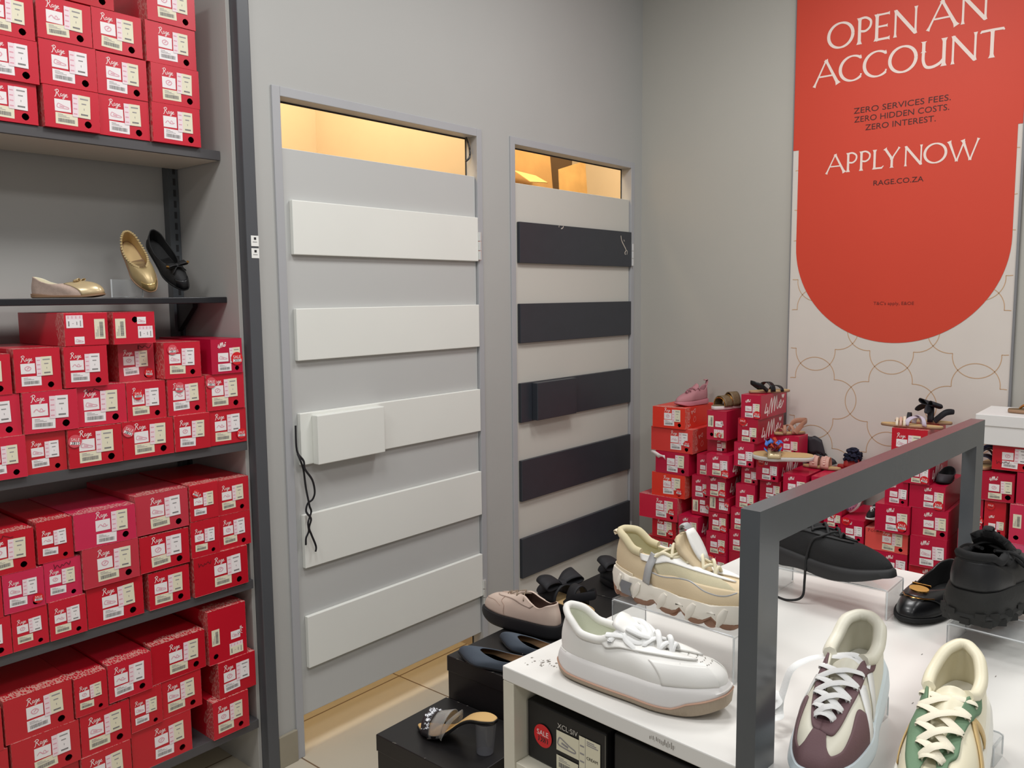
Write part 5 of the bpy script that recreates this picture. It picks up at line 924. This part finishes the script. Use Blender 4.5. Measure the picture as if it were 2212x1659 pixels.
def wedge_stand(loc, rz, label):
    r = empty('acrylic_stand', loc, rz); tag(r, label, 'display stand'); MB().box(0, .09, 0, .004, .0005, .052).obj('panel', acr, r, 0, .001); MB().box(0, .09, .0042, .07, .0005, .004).obj('foot', acr, r, 0, .001); e = MB(); e.tube([(0, .002, .001), (0, .002, .052)], .002, n=5); e.tube([(.09, .002, .001), (.09, .002, .052)], .0015, n=5); e.obj('polished_edge', acre, r)
wedge_stand((1.078, 2.395, BZ), 0, 'low clear acrylic stand behind the gold flat on the black board')

# ---------------------------------------------------------------- small shoes on top of the box pile
pnk = M('dusty_pink_knit', (178, 122, 128), .75, bump=.3, bscale=400); pnk2 = M('pink_rubber', (186, 112, 124), .55)
def kid(label, loc, ang, L, up_m, sole_m, lace_m, hh=1.0, cat='shoe', mat=None):
    k = L / .288; zt = lambda t: (.030 + .010 * max(0, .5 - t)) * k
    s = Shoe('trainer', label, cat, loc, ang, L, [v * k for v in (.032, .040, .041, .044, .052, .047, .034)], .55, .5, zt, None, mat); zb = lambda t: .0006 + .018 * k * max(0, (t - .75) / .25) ** 1.6
    s.sole('sole', sole_m, [(-.004 * k, zb), (.003 * k, lambda t: zb(t) + .004 * k), (.003 * k, lambda t: zt(t) - .006 * k), (-.003 * k, lambda t: zt(t) + .001)], 48)
    s.rim(.010 * k, .18 * k, [0, .1, .25, .42, .55, .75, 1], [v * k for v in (.022, .032, .031, .027, .022, .018, .010)], [v * k * hh for v in (.128, .116, .094, .096, .108, .098, .076)], .62); s.setup(.005 * k, .6, .5, .62, .15, .55, .005 * k, .003 * k, .002, .22)
    s.upper('upper', [up_m, up_m], 48, 10, .004 * k); s.insole(up_m, -.01 * k); s.tongue('tongue', up_m, [(.178 * k, .078 * k * hh), (.150 * k, .096 * k * hh), (.118 * k, .118 * k * hh), (.098 * k, .134 * k * hh)], .052 * k, .007 * k)
    Lh, Rh = s.eyelets(4, 24, 88, .86, 1), s.eyelets(4, 24, 88, .86, -1); s.lace(lace_m, Lh, Rh, .0036 * k, .003 * k, .008 * k); return s
s = kid('dusty pink knit trainer on the orange-red corner stack', (3.51, 1.780, .9915), 166, .205, pnk, pnk2, M('pink_lace', (164, 104, 114), .7)); MB().tube(crom([tuple(s.S(PI, .9, .002)), tuple(s.S(PI, 1.0, .004) + Vector((-.004, 0, .018))), tuple(s.S(PI, 1.0, -.006) + Vector((.004, 0, .018)))], 5), .008, .002, 8).obj('pull_tab', pnk, s.up)
bronze = M('bronze_sequin', (112, 92, 66), .55, .1, var=.25, vscale=160); brz2 = M('brown_footbed', (112, 92, 66), .7)
s = slide('slide_sandal', 'bronze double-strap slide on the upended box of the third stack', (3.468, 1.560, .9965), 158, .20, brz2, wrub, th=.018); over(s, 'front_strap', bronze, .140, .040, .045, th=.004); over(s, 'back_strap', bronze, .090, .054, .045, th=.004)
for x in (.117, .163): 
    w_ = spl(s.ts, s.hw, x / .2) + .003; MB().tube([(x, -w_ * math.cos(PI * k / 20), .018 + (.044 if x < .15 else .034) * math.sin(PI * k / 20) ** .8) for k in range(21)], .0028, n=6).obj('gold_trim', goldm, s.root)
s = slide('strappy_sandal', 'black strappy flat sandal on the highest crimson box', (3.335, 1.492, 1.0745), -38, .185, cork, tsole, th=.010)
over(s, 'toe_strap', bpat, .135, .020, .014, tilt=-.02); over(s, 'instep_strap', bpat, .095, .036, .022, tilt=-.03); MB().tube(crom([(.070, -.026, .010), (.035, -.032, .034), (.006, 0, .046), (.035, .032, .034), (.070, .026, .010)], 8), .002, .009, 8, up=(0, 0, 1)).obj('ankle_strap', bpat, s.root)
s = slide('slide_sandal', 'cork slide with a blue and orange fabric flower on the fifth stack', (0, 0, 0), 0, .24, cork, wrub, th=.020, mat=axes((3.348, 1.215, .8150), (-.38, .92, .0), (-.22, 0, .97))); g2 = M('pale_gold_leather')
over(s, 'front_strap', g2, .155, .020, .052)
fl = MB(); rnd = random.Random(2)
for k in range(26):
    c = Vector((.155 + rnd.uniform(-.030, .030), rnd.uniform(-.034, .034), .050 + rnd.uniform(-.008, .026))); a = rnd.uniform(0, 2 * PI); e = rnd.uniform(.2, 1.2); u = Vector((math.cos(a), math.sin(a), e)).normalized() * .020; v = Vector((-math.sin(a), math.cos(a), rnd.uniform(-.4, .4))) * .014
    mi = k % 3; fl.grid([[c + u * (i / 4) + v * (j / 3 - .5) * 2 * math.sin(PI * (.15 + .8 * i / 4)) + Vector((0, 0, .006 * math.sin(j * 1.6))) for j in range(4)] for i in range(5)], mi=mi)
fl.obj('fabric_flower', [M('petal_blue', (74, 122, 206), .6), M('petal_orange', (206, 72, 40), .6), M('petal_plum', (120, 24, 48), .6)], s.root, 60, solid=.0012)
s = slide('strappy_sandal', 'tan sandal with crossed pink-brown straps behind the flower slide', (3.515, 1.318, .8925), 140, .14, cork, tsole, th=.010); rosy = M('rose_tan_leather', (176, 128, 104), .5)
over(s, 'toe_strap', rosy, .115, .018, .012, tilt=-.01); over(s, 'cross_strap', rosy, .085, .030, .014, tilt=.02); over(s, 'cross_strap', rosy, .085, .032, .014, tilt=-.02); MB().tube(crom([(.060, -.028, .012), (.03, -.036, .05), (-.006, 0, .058), (.03, .036, .05), (.060, .028, .012)], 8), .0025, .011, 8, up=(0, 0, 1)).obj('ankle_strap', rosy, s.root)
s = kid('black ankle boot against the white banner', (3.556, 1.322, .7605), -90, .130, M('black_boot', (38, 34, 40), .6, var=.1, vscale=30), blin, bl_, 1.0)
sh = MB(); sh.grid([[s.rp(2 * PI * j / 40) * 1.0 + Vector((-.004 * i, 0, .014 * i)) for j in range(40)] for i in range(6)], False, True); sh.obj('shaft', M('black_boot'), s.root, 60, solid=.003)
pks = M('pink_stud_leather', (206, 160, 146), .55); 
for k, (lx, ly, an, lb) in enumerate(((3.46, 1.300, -86, 'pink studded slide lying across the boxes, nearer the flower slide'), (3.45, 1.096, 160, 'pink studded slide tucked behind the steel bar'))):
    s = slide('slide_sandal', lb, (lx, ly, .7605), an, .155, cork, tsole, 'pair of pink studded slides', th=.010) if k == 0 else None
    if k == 0:
        for x in (.048, .094):
            over(s, 'studded_strap', pks, x, .040, .034, th=.005); st_ = MB(); w_ = spl(s.ts, s.hw, x / .155) + .003
            for q in range(12): a = PI * (.08 + .84 * q / 11); st_.tube([(x, -w_ * math.cos(a), .012 + .036 * math.sin(a) ** .8), (x, -w_ * math.cos(a) * 1.12, .014 + .041 * math.sin(a) ** .8)], .005, n=6)
            st_.obj('stud', M('pink_stud', (222, 184, 172), .4), s.root, 40)
nv = M('navy_tassel', (22, 24, 48), .9, bump=.6, bscale=120)
s = slide('slide_sandal', 'navy pompom slide with a red lining by the banner', (3.542, 1.182, .7605), -90, .14, M('red_lining', (168, 52, 48), .6), M('red_lining'), th=.012)
pm = MB(); rnd = random.Random(5)
for k in range(70):
    a, e = rnd.uniform(0, 2 * PI), rnd.uniform(-.3, 1.5); d = Vector((math.cos(a) * math.cos(e), math.sin(a) * math.cos(e), math.sin(e))); c = Vector((.06, 0, .048)); pm.tube([c + d * .012, c + d * rnd.uniform(.034, .043)], .0075, .006, 6)
pm.obj('pompom', nv, s.root); over(s, 'front_strap', M('red_lining'), .06, .034, .06)
fp = M('pink_floral_canvas', (214, 150, 184), .75, var=.12, vscale=60)
s = kid('pink floral canvas kids shoe dropped on its side among the boxes', (0, 0, 0), 0, .125, fp, wrub, fp, mat=axes((3.375, 1.012, .732), (-.12, .42, -.86), (-.85, .25, .4))); 
s2 = kid('small black and white kids trainer squeezed beside the floral shoe', (3.400, .976, .6135), 180, .110, blin, M('white_rubber'), wlace)
fd = MB(); rnd = random.Random(8)
for k in range(36):
    p = s.S(rnd.uniform(0, 2 * PI), rnd.uniform(.2, .9), .0012)
    for q in range(5): a = q * 1.257; fd.tube([p, p + Vector((math.cos(a) * .005, math.sin(a) * .002, math.sin(a) * .005))], .0010, n=4)
fd.obj('printed_daisy', M('daisy_ink', (96, 66, 110), .7), s.up, 0)
lil = M('lilac_strap', (192, 180, 196), .5); cst = M('cream_strap', (222, 206, 184), .5); rst = M('rose_strap', (206, 164, 148), .5)
s = slide('strappy_sandal', 'lilac and cream strappy sandal on the red box left of the bow sandal', (3.362, .742, .9875), 95, .215, cork, tsole, th=.010)
for k, (x, m_) in enumerate(((.165, cst), (.152, rst), (.139, cst))): over(s, 'toe_strap', m_, x, .022 + k * .003, .009, tilt=-.012)
strap(s.root, 'cross_strap', lil, (.075, -.030, .008), (.120, .034, .010), .030, .016, (1, 0, .3)); strap(s.root, 'cross_strap', lil, (.105, -.032, .008), (.060, .030, .010), .036, .016, (1, 0, .3))
s = slide('bow_sandal', 'tan sandal with a big black ankle bow on the red box by the frame', (3.50, .742, .9875), 100, .20, cork, tsole, th=.010); bkb = M('black_ribbon', (22, 22, 30), .7)
strap(s.root, 'ankle_strap', bkb, (.075, -.030, .010), (.075, .032, .010), .058, .020, (1, 0, 0), .004); strap(s.root, 'toe_strap', bkb, (.150, -.036, .008), (.150, .038, .008), .030, .014); bow(s.root, bkb, (.078, 0, .068), .036, yaw=.5); MB().tube(crom([(.06, -.028, .012), (.025, -.032, .045), (-.004, 0, .05), (.025, .032, .045), (.06, .028, .012)], 8), .0022, .009, 8).obj('heel_strap', bkb, s.root)
s = slide('strappy_sandal', 'navy cut-out sandal tucked under the white box', (3.478, .595, .8615), 179, .18, cork, tsole, th=.012); nvl = M('navy_leather', (38, 40, 62), .6)
over(s, 'front_strap', nvl, .130, .036, .052, th=.004); over(s, 'cross_strap', nvl, .080, .052, .018, tilt=.03); over(s, 'cross_strap', nvl, .085, .054, .018, tilt=-.03); MB().tube(crom([(.06, -.028, .012), (.02, -.03, .05), (-.004, 0, .062), (.02, .03, .05), (.06, .028, .012)], 8), .0025, .010, 8).obj('ankle_strap', nvl, s.root)
s = slide('flip_flop', 'tan sandal with pale blue and gold straps on the white box', (3.40, .350, 1.0685), 100, .19, M('brown_footbed'), tsole, th=.014); bls = M('pale_blue_strap', (150, 176, 188), .5)
strap(s.root, 'blue_strap', bls, (.085, -.032, .012), (.085, .034, .012), .040, .016); MB().tube(crom([(.10, -.035, .014), (.135, -.018, .030), (.155, 0, .016), (.135, .018, .030), (.10, .035, .014)], 8), .004, .003, 8).obj('gold_chain', goldm, s.root)
flat('ballet_flat', 'charcoal slip-on wedged beside the steel frame post on the box pile', (3.465, .733, .7875), 180, .15, [.018, .023, .022, .024, .028, .025, .018], M('charcoal_canvas', (58, 56, 60), .8), blin, blin, blin, .55, hh=.045)
